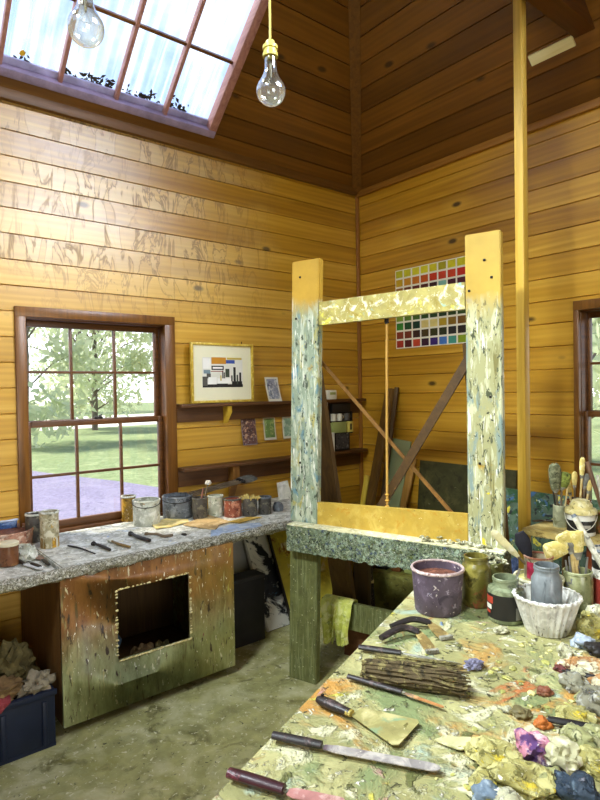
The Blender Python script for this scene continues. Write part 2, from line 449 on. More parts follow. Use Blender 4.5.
# ---------------------------------------------------------------- windows
def sash_window(name, o, u, n, w, sz=2.045, bars=(.305, .575), jw=.024, st=.03, ci=.028):
    """u runs along the wall, n points outwards; opening w wide, z .775..sz"""
    o, u, n = V(o), V(u), V(n)
    Z = V((0, 0, 1))
    def P(a, z, d): return o+u*a+Z*z+n*d
    root = bpy.data.objects.new(name, None); COL.objects.link(root); root['kind'] = 'structure'
    root.location = P(0, .775, 0); root['_w'] = list(root.location)
    def bx(m, a0, a1, z0, z1, d0, d1, bev=.003):
        rot = Matrix((u, n, Z)).transposed()
        m.box(P((a0+a1)/2, (z0+z1)/2, (d0+d1)/2), (a1-a0, d1-d0, z1-z0), rot, bev=bev)
    m = MB()                    # casing on the wall face
    bx(m, -.03, ci, .80, sz-.0, -.018, .012); bx(m, w-.028, w+.045, .80, sz, -.018, .012)
    bx(m, -.03, w+.045, sz-.012, sz+.045, -.02, .012)
    m.build('casing', CASING, root)
    m = MB()                    # deep jambs, head and sill
    bx(m, .0, jw, .80, sz, .0125, .14); bx(m, w-jw, w, .80, sz, .0125, .14); bx(m, 0.0, w, sz-.02, sz, .0125, .14); bx(m, 0, w, .775, .80, .0125, .2)
    m.build('jamb', SASH, root)
    zm = 1.425
    def sash(nm, z0, z1, d, a0, a1, mbars, zb, bot):
        q = MB()
        bx(q, a0, a0+st, z0, z1, d, d+.03); bx(q, a1-st, a1, z0, z1, d, d+.03)
        bx(q, a0+st, a1-st, z1-.035, z1, d, d+.03); bx(q, a0+st, a1-st, z0, z0+bot, d, d+.03)
        for mbx in mbars: bx(q, mbx-.008, mbx+.008, z0+bot, z1-.035, d+.003, d+.027, .002)
        bx(q, a0+st, a1-st, zb-.008, zb+.008, d+.004, d+.026, .002)
        f = q.build(nm, SASH, root)
        g = MB(); bx(g, a0+.01, a1-.01, z0+.01, z1-.01, d+.013, d+.017, 0)
        p = g.build('pane', GLASS, f); return f
    sash('upper_sash', zm-.02, sz-.02, .085, jw+.002, w-jw-.002, bars, 1.725, .035)
    sash('lower_sash', .80, zm+.012, .045, jw+.002, w-jw-.002, (bars[0]+.01, bars[1]+.015), 1.115, .045)
    m = MB(); c = P(w*.5, zm+.012, .055); m.box(c+V((0, 0, .008)), (.05, .02, .016), Matrix((u, n, Z)).transposed(), bev=.004); m.tube([c+V((0, 0, .016)), c+V((0, 0, .026))+u*.02-n*.01], .005, 8)
    m.build('sash_lock', plain('dark_iron', '#2a2622', .5, .6), root)
    return root
sash_window('window_1', (WX0, YL, 0), (1, 0, 0), (0, 1, 0), WX1-WX0)
sash_window('window_2', (XR, RY1, 0), (0, -1, 0), (1, 0, 0), RY1-RY0, 2.055, jw=.005, st=.018, ci=.002)

def skylight(name, o, u, v, n, S, bars, rows):
    o, u, v, n = V(o), V(u), V(v), V(n)
    root = bpy.data.objects.new(name, None); COL.objects.link(root); root['kind'] = 'structure'
    root.location = o+u*(S[0]+S[1])/2+v*S[2]; root['_w'] = list(root.location)
    rot = Matrix((u, v, n)).transposed()
    def bx(m, a0, a1, b0, b1, d0, d1, bev=.004): m.box(o+u*(a0+a1)/2+v*(b0+b1)/2+n*(d0+d1)/2, (a1-a0, b1-b0, d1-d0), rot, bev=bev)
    m = MB(); bx(m, S[0]-.03, S[1]+.035, S[2]-.035, S[2]+.012, -.022, .05); m.build('sill', plain('lavender_sill', '#8f7f98', .5, .0, .35, 9), root)
    m = MB(); bx(m, S[0]-.03, S[1]+.035, S[3]-.012, S[3]+.03, -.012, .05)
    bx(m, S[0]-.03, S[0]+.012, S[2]+.0125, S[3]-.0125, -.022, .05); bx(m, S[1]-.02, S[1]+.035, S[2]+.0125, S[3]-.0125, -.022, .05)
    m.build('frame', SKYFR, root)
    m = MB(); bx(m, S[0]-.02, S[1]+.02, S[2]+.012, S[2]+.05, .035, .055, .002)
    m.build('flashing', plain('lavender_flashing', '#a8a2c4', .5, .1, .35, 9), root)
    for b_ in bars:
        m = MB(); bx(m, b_-.011, b_+.011, S[2]+.0125, S[3]-.0125, .0, .045, .003); m.build('glazing_bar', SKYFR, root)
    for r_ in rows:
        m = MB(); bx(m, S[0]+.0125, S[1]-.0205, r_-.009, r_+.009, .012, .043, .002); m.build('cross_bar', SASH, root)
    m = MB()                                                   # corrugated sheet on top
    nu = int((S[1]-S[0])/.012)
    def cf(a, b): 
        x = S[0]-.02+(S[1]-S[0]+.04)*a
        return o+u*x+v*(S[2]-.02+(S[3]-S[2]+.04)*b)+n*(.075+.008*math.sin(x*2*PI/.076))
    rows_ = [[m.bm.verts.new(cf(i/nu, j/2)) for j in range(3)] for i in range(nu+1)]
    for i in range(nu):
        for j in range(2): m.bm.faces.new((rows_[i][j], rows_[i+1][j], rows_[i+1][j+1], rows_[i][j+1]))
    m.build('pane', SKYG, root)
    return root
NU, NV_, NN = V((1, 0, 0)), V((0, -ct, stn)), V((0, stn, ct))
skylight('window_3', (0, YL, EAVE), NU, NV_, NN, SKY, [.1+.325*i-1.95+.0-.03 for i in range(0)]+[.75-.325*i for i in range(1, 9)][::-1]+[.75, 1.06, 1.385, 1.70], (.59, 1.17))
skylight('window_4', (XR, 0, EAVE), (0, 1, 0), (-ct, 0, stn), (stn, 0, ct), ESK, [-.9, -.4, .1], (1.2,))
skylight('window_5', (XB, 0, EAVE), (0, 1, 0), (ct, 0, stn), (-stn, 0, ct), WSK, [-.7, -.1, .5, 1.1], (1.2,))

# leaf litter lying in the bottom of the skylight
def on_slope(x, v, d): return V((0, YL, EAVE))+NU*x+NV_*v+NN*d
mb = MB(); rnd = random.Random(3)
for k in range(150):
    cl = rnd.choice((.86, 1.12, 1.18, 1.24, 1.28, 1.33, 1.45, 1.52, 1.56, 1.63, 1.75, 1.82, .4, .1, -.3, -.7))
    x = cl+rnd.gauss(0, .018); v = SKY[2]+.045+abs(rnd.gauss(0, .028)); d = .05+rnd.random()*.012
    a = rnd.random()*6.28; s = rnd.uniform(.006, .014); c = on_slope(x, v, d)
    e1 = (NU*math.cos(a)+NV_*math.sin(a))*s*1.6; e2 = (NU*-math.sin(a)+NV_*math.cos(a)+NN*rnd.uniform(-.6, .6))*s
    mb.face([c-e1, c-e2*.5, c+e1, c+e2]); 
tag(mb.build('leaf_litter', plain('dead_leaves', '#2c2418', .8), loc=on_slope(.7, SKY[2], .05), smooth=False), 'dark dead leaf litter caught along the sill of the skylight', 'leaves', kind='stuff')
mb = MB(); c = on_slope(.86, SKY[2]+.08, .055)
mb.prism([(-.016, -.005), (-.004, -.014), (.012, -.006), (.016, .012), (0, .022), (-.012, .012)], c, NU, NV_, NN, .003)
tag(mb.build('fallen_leaf', plain('yellow_leaf', '#d8a820', .6), loc=c), 'single yellow fallen leaf on the skylight sill', 'leaf')

# timber post with tie beam, bright slat
PX, PY = 2.72, 1.577
t = thing('timber_post', 'tall square timber post standing behind the easel beside the plank bench', 'post', (PX+.035, PY, 0))
mb = MB(); mb.box((PX+.0235, PY, 1.86), (.047, .046, 3.72), bev=.003); mb.build('shaft', wood('post_timber', '#b08a2c', '#d8b04a', 'z', .42), t)
mb = MB(); mb.box((.9, 1.475, 3.575), (4.66, .11, .16), bev=.004)
struct(mb.build('trim_5', wood('tie_beam_timber', '#4a2c10', '#6e4418', 'x', .5)))
def on_east(y, v, d): return V((XR-v*ct, y, EAVE+v*stn))+V((stn, 0, ct))*d
vv = (3.492-EAVE)/stn
mb = MB(); mb.prism([(1.535, vv-.03), (1.79, vv-.03), (1.79, vv+.03), (1.535, vv+.03)], V((XR, 0, EAVE))+V((stn, 0, ct))*-.012, (0, 1, 0), (-ct, 0, stn), (stn, 0, ct), .012)
struct(mb.build('trim_6', wood('pale_batten', '#e0d494', '#f6eec0', 'y', .5)))

# ---------------------------------------------------------------- big easel
ED = V((.30403, -.95266, 0)); EN = V((-.95266, -.30403, 0)); EB = V((1.949, 2.54, 0))
def EP(s, z, off=0): return EB+ED*s+EN*off+V((0, 0, z))
EASEL_L = splat('painted_upright_left', '#bd9636', [
    ('#8e9c86', 6, .30, .10), ('#bcc3ac', 14, .50, .07, (2, 2, .5)), ('#6a8c94', 9, .55, .07, (1.5, 1.5, .8)), ('#a9a262', 11, .575, .07, (1.5, 1.5, .6)), ('#2f5aa8', 10, .655, .04), ('#d8c84a', 13, .67, .04), ('#c47c44', 8, .69, .05),
    ('#465040', 42, .575, .05, (1, 1, .4)), ('#eeede0', 46, .59, .04, (1.6, 1.6, .14)), ('#a83c2c', 24, .74, .02), ('#1d2224', 60, .63, .03, (1, 1, .6)), ('#f4f3ea', 70, .67, .03)], .5, .7, .003, basevar=.12, gate=(2.14, 2.02, .10), sm=1)
EASEL_W = splat('bare_easel_timber', '#d9b040', [('#f0cf60', 5, .5, .2, (1, 1, .3)), ('#c98f3a', 7, .6, .1, (2, 2, .3)), ('#6a4a1c', 45, .72, .03)], .5, .25, .002, basevar=.12)
EASEL_G = splat('lower_leg_green_grey', '#62653a', [('#7c8256', 8, .5, .12, (3, 3, .25)), ('#4f5432', 14, .55, .1, (4, 4, .25)), ('#c3c49a', 30, .64, .04), ('#d9a246', 4, .70, .05), ('#33351f', 40, .66, .04)], .65, .4, .003)
TRAY = splat('paint_caked_tray', '#6d7a5c', [('#93a48c', 8, .5, .08), ('#46566c', 9, .57, .05), ('#b4bc9c', 13, .57, .04), ('#5a6634', 7, .58, .06), ('#b7a63a', 10, .66, .03), ('#23241c', 17, .575, .03), ('#e4e4d4', 26, .62, .03), ('#7a3a34', 16, .72, .02), ('#1c1e1a', 34, .63, .03)], .6, 1.0, .005, sm=5)
LEDGE = splat('ochre_ledge_board', '#b8983e', [('#ccb058', 5, .5, .2, (1, 1, 1)), ('#b98a2c', 9, .58, .1), ('#3c3018', 26, .67, .03), ('#f0e6b4', 40, .68, .03)], .5, .3, .002, basevar=.12)
XBAR = splat('crossbar_paint', '#aa9e5a', [('#968438', 4, .5, .15), ('#e8df58', 5, .6, .1), ('#ece6c4', 9, .54, .1), ('#8fb8ae', 5, .63, .08), ('#b9a468', 20, .6, .06), ('#fbf7e6', 25, .66, .04)], .5, .35, .002)
BROWNW = wood('dark_brown_timber', '#4a3418', '#6e5226', 'z', .6)
easel = thing('studio_easel', 'large paint-splashed wooden studio easel with two uprights, a crossbar and a caked ledge', 'easel', EP(.58, 0, -.2))
def upright(nm, s0b, s0t, w, z0, z1, mat, off=0, t=.045):
    m = MB()
    m.prism([(0, 0), (w, 0), (w+s0t-s0b, z1-z0), (s0t-s0b, z1-z0)], EP(s0b, z0, off), ED, V((0, 0, 1)), -EN, t)
    bmesh.ops.bevel(m.bm, geom=m.bm.edges[:], offset=.004, segments=2, affect='EDGES')
    return m.build(nm, mat, easel)
UPS = []
UPS.append(upright('upright', .026, .069, .172, .874, 2.288, EASEL_L))
UPS.append(upright('upright', 1.012, 1.012, .158, .874, 2.284, splat('painted_upright_right', '#b8983c', [
    ('#a4a274', 6, .30, .10), ('#c4c49e', 14, .51, .07, (2, 2, .5)), ('#84968e', 9, .555, .07, (2, 2, .5)), ('#7c7644', 12, .565, .07, (2, 2, .35)), ('#3560b0', 8, .665, .04, (1.8, 1.8, .5)), ('#e0c830', 9, .675, .03),
    ('#4c5238', 40, .58, .05, (1, 1, .35)), ('#efeddd', 44, .595, .04, (1.6, 1.6, .14)), ('#b03a2a', 16, .735, .02, (1.5, 1.5, .6)), ('#22261f', 56, .63, .03, (1, 1, .6)), ('#f4f2e4', 70, .67, .03)], .5, .7, .003, basevar=.12, gate=(2.08, 1.94, .12), sm=1)))
# bare sawn tops
upright('leg', 0.0, .022, .175, 0, .733, EASEL_G)
upright('leg', 1.012, 1.012, .158, 0, .733, EASEL_G)
m = MB(); m.prism([(.222, 1.935), (1.008, 1.952), (1.008, 2.074), (.228, 2.057)], EP(0, 0, -.004), ED, (0, 0, 1), -EN, .034); m.build('crossbar', XBAR, easel)
m = MB(); m.prism([(.197, .872), (1.009, .872), (1.009, 1.012), (.193, .992)], EP(0, 0, -.006), ED, (0, 0, 1), -EN, .03); m.build('backboard', LEDGE, easel)
def trayfn():
    m = MB()
    m.prism([(.052, .735), (1.19, .735), (1.19, .872), (.052, .872)], EP(0, 0, .075), ED, (0, 0, 1), -EN, .12)
    bmesh.ops.subdivide_edges(m.bm, edges=[e for e in m.bm.edges if abs((e.verts[0].co-e.verts[1].co).dot(ED)) > .5], cuts=80, use_grid_fill=True)
    bmesh.ops.subdivide_edges(m.bm, edges=[e for e in m.bm.edges if abs((e.verts[0].co-e.verts[1].co).z) > .1], cuts=8, use_grid_fill=True)
    for v in m.bm.verts:
        nz = noise.fractal(v.co*28, .8, 2, 4)
        off = (v.co-EB).dot(EN)
        if off > .07: v.co += EN*max(-.004, nz*.009)
        if v.co.z < .74: v.co.z += min(.010, max(-.008, nz*.012))
    return m
trayfn().build('tray', TRAY, easel)
m = MB(); m.box(EP(.622, .8735, .02), (.11, 1.13, .006), Matrix((EN, -ED, V((0, 0, 1)))).transposed()); m.build('tray_lip', splat('pale_lip', '#c9c49a', [('#e9e6cc', 14, .5, .1), ('#8a8458', 20, .6, .06)], .6, .5), easel)
# rear legs sloping back, bracing, rod
for s in (.045, .98):
    m = MB(); m.bar(EP(s+.065, 1.80, -.075), EP(s+.065, 0.02, -.53), .135, .04, up=EN); m.build('rear_leg', BROWNW, easel)
m = MB(); m.bar(EP(.03, .275, -.33), EP(1.17, .275, -.33), .03, .155); m.build('low_rail', EASEL_G, easel)
BR = wood('brace_brown', '#3e2a12', '#5c421e', 'x', .55)
m = MB(); m.bar(EP(1.015, 1.745, -.066), EP(.50, .92, -.066), .012, .042, up=(0, 0, 1)); m.build('brace', BR, easel)
m = MB(); m.bar(EP(.16, 1.775, -.095), EP(.93, .965, -.095), .010, .017, up=(0, 0, 1)); m.build('brace', wood('brace_light', '#6b4a20', '#94692e', 'x', .55), easel)
m = MB(); m.tube([EP(.60, 1.935, -.05), EP(.592, 1.4, -.05), EP(.588, 1.01, -.05)], .0065, 8); r_ = m.build('prop_rod', wood('rod_pale', '#a67c34', '#d0a656', 'z', .5), easel)
m = MB(); m.tube([EP(.60, 1.95, -.05), EP(.60, 1.93, -.045), EP(.604, 1.92, -.045)], .011, 8); sub(m.build('hook', plain('dark_iron', '#2a2622'), easel), r_)
m = MB()
for z in (1.06, 1.03, 1.0): m.lathe([(.007, -.006), (.012, 0), (.007, .006)], EP(.588, z, -.05), 10)
sub(m.build('knot', plain('string_ochre', '#c09038', .8), easel), r_)
# bolts and nail heads
for s, z in ((.12, 2.2), (.09, 1.98), (1.10, 2.16), (1.03, 2.03), (1.13, 2.08), (1.12, 1.55), (.1, 1.2), (1.07, 1.25)):
    m = MB(); m.box(EP(s, z, .002), (.006, .011, .011), Matrix((EN, -ED, V((0, 0, 1)))).transposed(), bev=.002)
    sub(m.build('nail', plain('dark_iron', '#2a2622'), easel), UPS[0] if s < .5 else UPS[1])

# yellow-green rag over the low rail
def rag(u_, v_):
    # u along rail, v over it
    s = .055+.19*u_
    fold = .016*math.sin(u_*15+1)+.008*math.sin(u_*34)
    Lf = (.235+.02*math.sin(u_*16)) if u_ < .42 else ((.262-.03*abs(u_-.66)/.3) if u_ > .52 else .235-.10*(1-abs(u_-.47)/.05))
    if v_ < .3: z = 0.358-(.3-v_)/.3*.12; off = -.355-.01
    elif v_ < .45: a = (v_-.3)/.15; z = .360+.012*math.sin(a*PI); off = -.362+.075*a
    else: a = (v_-.45)/.55; z = .360-a*Lf; off = -.285+fold*(.4+a)+.018*math.sin(a*3)
    s += .006*math.sin(v_*9+u_*3)-(u_-.5)*.06*(v_-.4)
    return EP(s, z, off)
mb = MB(); mb.sheet(rag, 34, 30, .006)
tag(mb.build('rag', splat('yellow_green_rag', '#cfd468', [('#eaeca4', 9, .5, .12), ('#8c9a3c', 12, .58, .08), ('#f0efb8', 20, .62, .06), ('#6a7434', 26, .66, .05)], .7, .5), loc=EP(.15, .1, -.28)), 'yellow-green rag draped over the low rail of the easel', 'rag')

# ---------------------------------------------------------------- workbench under the window
BTOP = splat('bench_top_paint', '#b9b8aa', [('#d9dad2', 6, .46, .12), ('#8e8e80', 10, .56, .08), ('#9fb3cf', 4, .62, .08), ('#efeee6', 16, .56, .06), ('#5e5a48', 30, .63, .04), ('#c8b26a', 9, .66, .06)], .55, .5, .003)
BEDGE = splat('bench_edge_crust', '#8a8672', [('#d2cfc0', 26, .5, .06), ('#4a4636', 30, .56, .05), ('#f0eee4', 50, .6, .04), ('#a08c4a', 20, .64, .05)], .7, 1.0, .005, sm=3.6)
BPANEL = splat('bench_panel_paint', '#7a4e24', [('#8a7a34', 3, .52, .15), ('#5f7a5a', 5, .62, .08), ('#5c3a1c', 9, .56, .1, (1, 1, .35)), ('#a59a58', 16, .62, .05, (1, 1, .4)), ('#cfc9ae', 34, .68, .03, (1, 1, .35)), ('#4a5a8a', 9, .72, .03), ('#e8e4d0', 60, .70, .03)], .5, .4, .003)
BPANEL_G = splat('bench_panel_green', '#7a5026', [('#7c7a40', 2.6, .36, .16), ('#8f9668', 6, .47, .12), ('#5a6a4a', 9, .57, .08, (1, 1, .5)), ('#b7ba8c', 18, .6, .05, (1, 1, .4)), ('#d8d2b4', 40, .66, .03, (1, 1, .4)), ('#46508a', 9, .72, .03)], .5, .4, .003)
BX0, BX1 = .805, 1.737; BY = 2.756; HX0, HX1, HZ0, HZ1 = 1.068, 1.461, .285, .632
bench = thing('workbench', 'paint-crusted workbench below the window with a square hole in its front panel', 'workbench', (1.6, 3.15, 0))
mb = MB()
mb.prism([(.82, 2.755), (2.80, 2.82), (2.80, 3.497), (.82, 3.497)], (0, 0, BENCH-.04), (1, 0, 0), (0, 1, 0), (0, 0, 1), .04)
bmesh.ops.bevel(mb.bm, geom=mb.bm.edges[:], offset=.006, segments=2, affect='EDGES')
mb.build('top', BTOP, bench)
mb = MB(); mb.prism([(1.62, 2.80), (1.80, 2.775), (1.98, 2.80), (2.02, 2.90), (1.86, 2.98), (1.70, 2.93)], (0, 0, BENCH-.0005), (1, 0, 0), (0, 1, 0), (0, 0, 1), .0012); mb.build('paint_patch', splat('pale_blue_paint', '#9fb4cf', [('#c8d2da', 7, .5, .1), ('#7a8ca4', 10, .6, .06)], .5, .4), bench)
mb = MB(); mb.prism([(-.9, 2.70), (.802, 2.752), (.802, 3.497), (-.9, 3.497)], (0, 0, BENCH-.044), (1, 0, 0), (0, 1, 0), (0, 0, 1), .04)
bmesh.ops.bevel(mb.bm, geom=mb.bm.edges[:], offset=.006, segments=2, affect='EDGES')
mb.build('top', BTOP, bench)
mb = MB(); rnd = random.Random(5)      # crust of dried paint along the front edge
def edge_pt(x): 
    return 2.70+(x+.9)/1.712*.052 if x < .812 else 2.755+(x-.82)/2.11*.07
prev = None
x = .1
cr_pts = []
mb2 = MB()
nx_ = 260
grid = []
for i in range(nx_+1):
    x = .05+i/nx_*2.745; ring = []
    for j in range(7):
        a = -PI*.55+j/6*PI*1.12
        nz = .5+noise.fractal(V((x*26, j*.8, 2.2)), .8, 2, 4)
        r = .010+.013*max(0, nz)
        ring.append(mb.bm.verts.new((x, edge_pt(x)+.012-math.cos(a)*(r+.012), BENCH-.024+math.sin(a)*(.022+r*.35)-(.02*max(0, noise.noise(V((x*14, 5, 1)))) if j < 2 else 0))))
    grid.append(ring)
for i in range(nx_):
    for j in range(6): mb.bm.faces.new((grid[i][j], grid[i+1][j], grid[i+1][j+1], grid[i][j+1]))
mb2.bm.free()
mb.build('paint_crust', BEDGE, bench)
mb = MB()       # front panel with the hole, as a frame of four boards in one sheet
Z0, Z1 = .055, .748
xs = [BX0, HX0, HX1, BX1]; zs = [Z0, HZ0, HZ1, Z1]
for i in range(3):
    for j in range(3):
        if i == 1 and j == 1: continue
        mb.box(((xs[i]+xs[i+1])/2, BY+.011, (zs[j]+zs[j+1])/2), (xs[i+1]-xs[i], .022, zs[j+1]-zs[j]))
bmesh.ops.remove_doubles(mb.bm, verts=mb.bm.verts[:], dist=.0005)
seen = {}
for f in mb.bm.faces[:]:
    k = tuple(round(c, 3) for c in f.calc_center_median()); seen.setdefault(k, []).append(f)
bmesh.ops.delete(mb.bm, geom=[f for l_ in seen.values() if len(l_) > 1 for f in l_], context='FACES')
def two_tone():
    m, nt, b = newmat('bench_front')
    # brown stain above, green-grey paint wiped over the lower half
    v = coords(nt); sp = N(nt, 'ShaderNodeSeparateXYZ'); L(nt, v, sp.inputs[0])
    n0 = noise_(nt, coords(nt, (1, 1, .8)), 4, 5, .65)
    z = math_(nt, 'MULTIPLY_ADD', n0, .38, sp.outputs[2])
    k = N(nt, 'ShaderNodeMapRange'); k.inputs[1].default_value = .70; k.inputs[2].default_value = .46; L(nt, z, k.inputs[0])
    g1 = noise_(nt, coords(nt, (1, 1, .3), (2, 0, 0)), 22, 5, .7)
    brown = ramp(nt, g1, .3, .7, rgb('#6a3f1a'), rgb('#9a6a34')); green = ramp(nt, g1, .3, .7, rgb('#65683c'), rgb('#a3a878'))
    rr = N(nt, 'ShaderNodeMapRange'); rr.inputs[1].default_value = 1.35; rr.inputs[2].default_value = 1.8; L(nt, sp.outputs[0], rr.inputs[0])
    ol = math_(nt, 'MULTIPLY', rr.outputs[0], ramp(nt, noise_(nt, coords(nt), 3, 4), .4, .6))
    col = mix(nt, k.outputs[0], brown, green); col = mix(nt, math_(nt, 'MULTIPLY', ol, .6), col, rgb('#8e8430'))
    for i, (hx, sc, th, so, st) in enumerate([('#a29a66', 34, .62, .08, (1.2, 1, .22)), ('#5a4a24', 30, .60, .10, (1.4, 1, .18)), ('#cfc8a4', 40, .635, .03, (1.2, 1, .3)), ('#efead4', 90, .655, .025, (1, 1, .35)), ('#3a2a16', 44, .62, .04, (1, 1, .3)), ('#4c5892', 7, .74, .03, (1, 1, 1)), ('#a8a34a', 15, .68, .04, (1, 1, .4)), ('#7a3a3a', 16, .73, .03, (1, 1, .4))]):
        col = mix(nt, ramp(nt, noise_(nt, coords(nt, st, (i*2.3, 1, i)), sc, 5, .6, .5), th, th+so), col, rgb(hx))
    L(nt, col, b.inputs['Base Color']); b.inputs['Roughness'].default_value = .5; bump(nt, b, g1, .3, .003); return m
BFRONT = two_tone()
mb.build('front_panel', BFRONT, bench)
mb = MB(); rnd = random.Random(8)    # paint build-up round the hole
for k in range(190):
    side = rnd.choice('bbbblrt'); u_ = rnd.random()
    p = {'b': (HX0+u_*(HX1-HX0), HZ0), 't': (HX0+u_*(HX1-HX0), HZ1+.004), 'l': (HX0-.004, HZ0+u_*(HZ1-HZ0)), 'r': (HX1+.004, HZ0+u_*(HZ1-HZ0))}[side]
    s = rnd.uniform(.0025, .0075)
    mb.lump((p[0], BY-.002, p[1]-s*.5), (s*1.5, s*.6, s), k, .4, 1)
mb.build('hole_crust', splat('cream_crust', '#c8b878', [('#e8e0b8', 40, .5, .06), ('#8a7a3a', 40, .6, .05), ('#8a5a5a', 30, .68, .04)], .7, .4), bench)['kind'] = 'stuff'
mb = MB(); mb.box((BX0+.011, 3.134, .40), (.022, .71, .69)); mb.build('side_panel', wood('bench_side', '#5f3f1c', '#866030', 'z', .6), bench)
mb = MB(); mb.box((BX1-.011, 3.134, .40), (.022, .71, .69)); mb.build('side_panel', BPANEL_G, bench)
mb = MB(); mb.box((1.271, 3.13, .068), (.886, .70, .02)); mb.build('bottom_board', BROWNW, bench)
mb = MB(); mb.box((1.271, 3.47, .413), (.886, .02, .66)); mb.build('back_panel', BROWNW, bench)
for lx_ in (.87, 1.67):
    for ly_ in (3.0, 3.4):
        mb = MB(); mb.box((lx_, ly_, .029), (.06, .06, .058)); mb.build('foot', BROWNW, bench)
mb = MB(); mb.box((2.70, 2.93, .373), (.07, .07, .746)); mb.build('leg', BROWNW, bench)
mb = MB(); mb.box((-.6, 2.85, .373), (.07, .07, .746)); mb.build('leg', BROWNW, bench)

# ------------------------------------------------ rags: in the hole, in the crate
def rag_lump(name, label, c, size, seed, mat, rot=0, group=None, cat='rag', rough=.55):
    m = MB(); m.lump(c, size, seed, rough, 4, 1.6, rot, crease=True)
    return tag(m.build(name, mat, loc=c, ang=60), label, cat, group)
def cloth(hexc, hex2, n): return splat('cloth_'+n, hexc, [(hex2, 14, .55, .12)], .9, .3, .003)
C_TAN, C_BLUE, C_RED, C_WHITE, C_GREY, C_PINK, C_OLIVE = (cloth(a, b, n) for a, b, n in (('#6e5636', '#8e7448', 'tan'), ('#3c5060', '#6a8090', 'blue'), ('#7a2c2c', '#a04a48', 'red'), ('#8e846e', '#5c523e', 'white'), ('#5e5a50', '#88826f', 'grey'), ('#84604c', '#a08468', 'pink'), ('#544a28', '#706438', 'olive')))
for (nm, lb, c, s, sd, mt) in [
    ('rag', 'crumpled tan rag in the hole of the workbench panel', (1.29, 3.0, .079), (.12, .10, .085), 1, C_TAN),
    ('rag', 'grey-blue rag at the upper left inside the hole of the workbench panel', (1.10, 3.12, .079), (.08, .10, .22), 2, C_BLUE),
    ('rag', 'dark red rag low inside the hole of the workbench panel', (1.24, 2.88, .079), (.07, .04, .08), 3, C_RED),
    ('rag', 'olive rag at the right inside the hole of the workbench panel', (1.42, 2.98, .079), (.08, .08, .08), 4, C_OLIVE)]:
    rag_lump(nm, lb, c, s, sd, mt)

NAVY = plain('navy_plastic', '#131d33', .45, 0, .2, 8)
crate = thing('crate', 'navy blue plastic crate full of rags on the floor beside the workbench', 'crate', (.45, 2.95, 0))
mb = MB(); cx0, cx1, cy0, cy1, cz = .12, .765, 2.745, 3.16, .262
mb.box(((cx0+cx1)/2, (cy0+cy1)/2, .008), (cx1-cx0, cy1-cy0, .016))
for a, b, c_, d_ in ((cx0, cx1, cy0, cy0+.016), (cx0, cx1, cy1-.016, cy1), (cx0, cx0+.016, cy0+.0165, cy1-.0165), (cx1-.016, cx1, cy0+.0165, cy1-.0165)):
    mb.box(((a+b)/2, (c_+d_)/2, cz/2+.008), (b-a, d_-c_, cz-.016), bev=.003)
mb.build('body', NAVY, crate)
for a, b, c_, d_ in ((cx0-.008, cx1+.008, cy0-.01, cy0+.0), (cx0-.008, cx1+.008, cy1, cy1+.01)):
    mb = MB(); mb.box(((a+b)/2, (c_+d_)/2, cz-.014), (b-a, d_-c_, .026), bev=.003); mb.build('rim', NAVY, crate)
for x in (.18, .34, .55, .72):
    mb = MB(); mb.box((x, cy0-.004, .115), (.022, .008, .2), bev=.003); mb.build('rib', NAVY, crate)
rg = [('striped white rag hanging over the right corner of the navy crate', (.70, 2.80, .25), (.075, .06, .055), 11, C_WHITE, .4), ('tan rag on the front edge of the navy crate', (.54, 2.80, .25), (.12, .06, .065), 12, C_TAN, .2),
      ('pinkish rag in the middle of the navy crate', (.40, 2.84, .26), (.12, .08, .12), 13, C_PINK, 1), ('grey rag topmost in the navy crate', (.45, 2.98, .34), (.14, .1, .15), 14, C_GREY, .7),
      ('brown olive rag at the back right of the navy crate', (.63, 2.95, .24), (.12, .1, .13), 15, C_OLIVE, .1), ('dark blue rag at the back of the navy crate', (.30, 3.04, .34), (.15, .09, .17), 16, C_BLUE, 0),
      ('large tan rag at the left of the navy crate', (.25, 2.87, .24), (.12, .1, .15), 17, C_TAN, 2)]
for lb, c, s, sd, mt, ro in rg: rag_lump('rag', lb, c, s, sd, mt, ro)
def redcloth(u_, v_):
    x = .20+.40*u_-.06*v_*u_; a = v_
    w_ = (.25+.75*(1-abs(2*u_-.9)))
    if a < .35: return V((x, 2.86-a/.35*.128, .285+.02*math.sin(u_*9)-a*.05))
    b_ = (a-.35)/.65
    return V((x, 2.727+.004*math.sin(u_*14+b_*2), .268-b_*.16*max(.15, w_)))
mb = MB(); mb.sheet(redcloth, 26, 22, .005)
tag(mb.build('cloth', cloth('#7c2f34', '#9c5050', 'crimson'), loc=(.4, 2.73, .1)), 'dark red cloth hanging over the front of the navy crate', 'cloth')

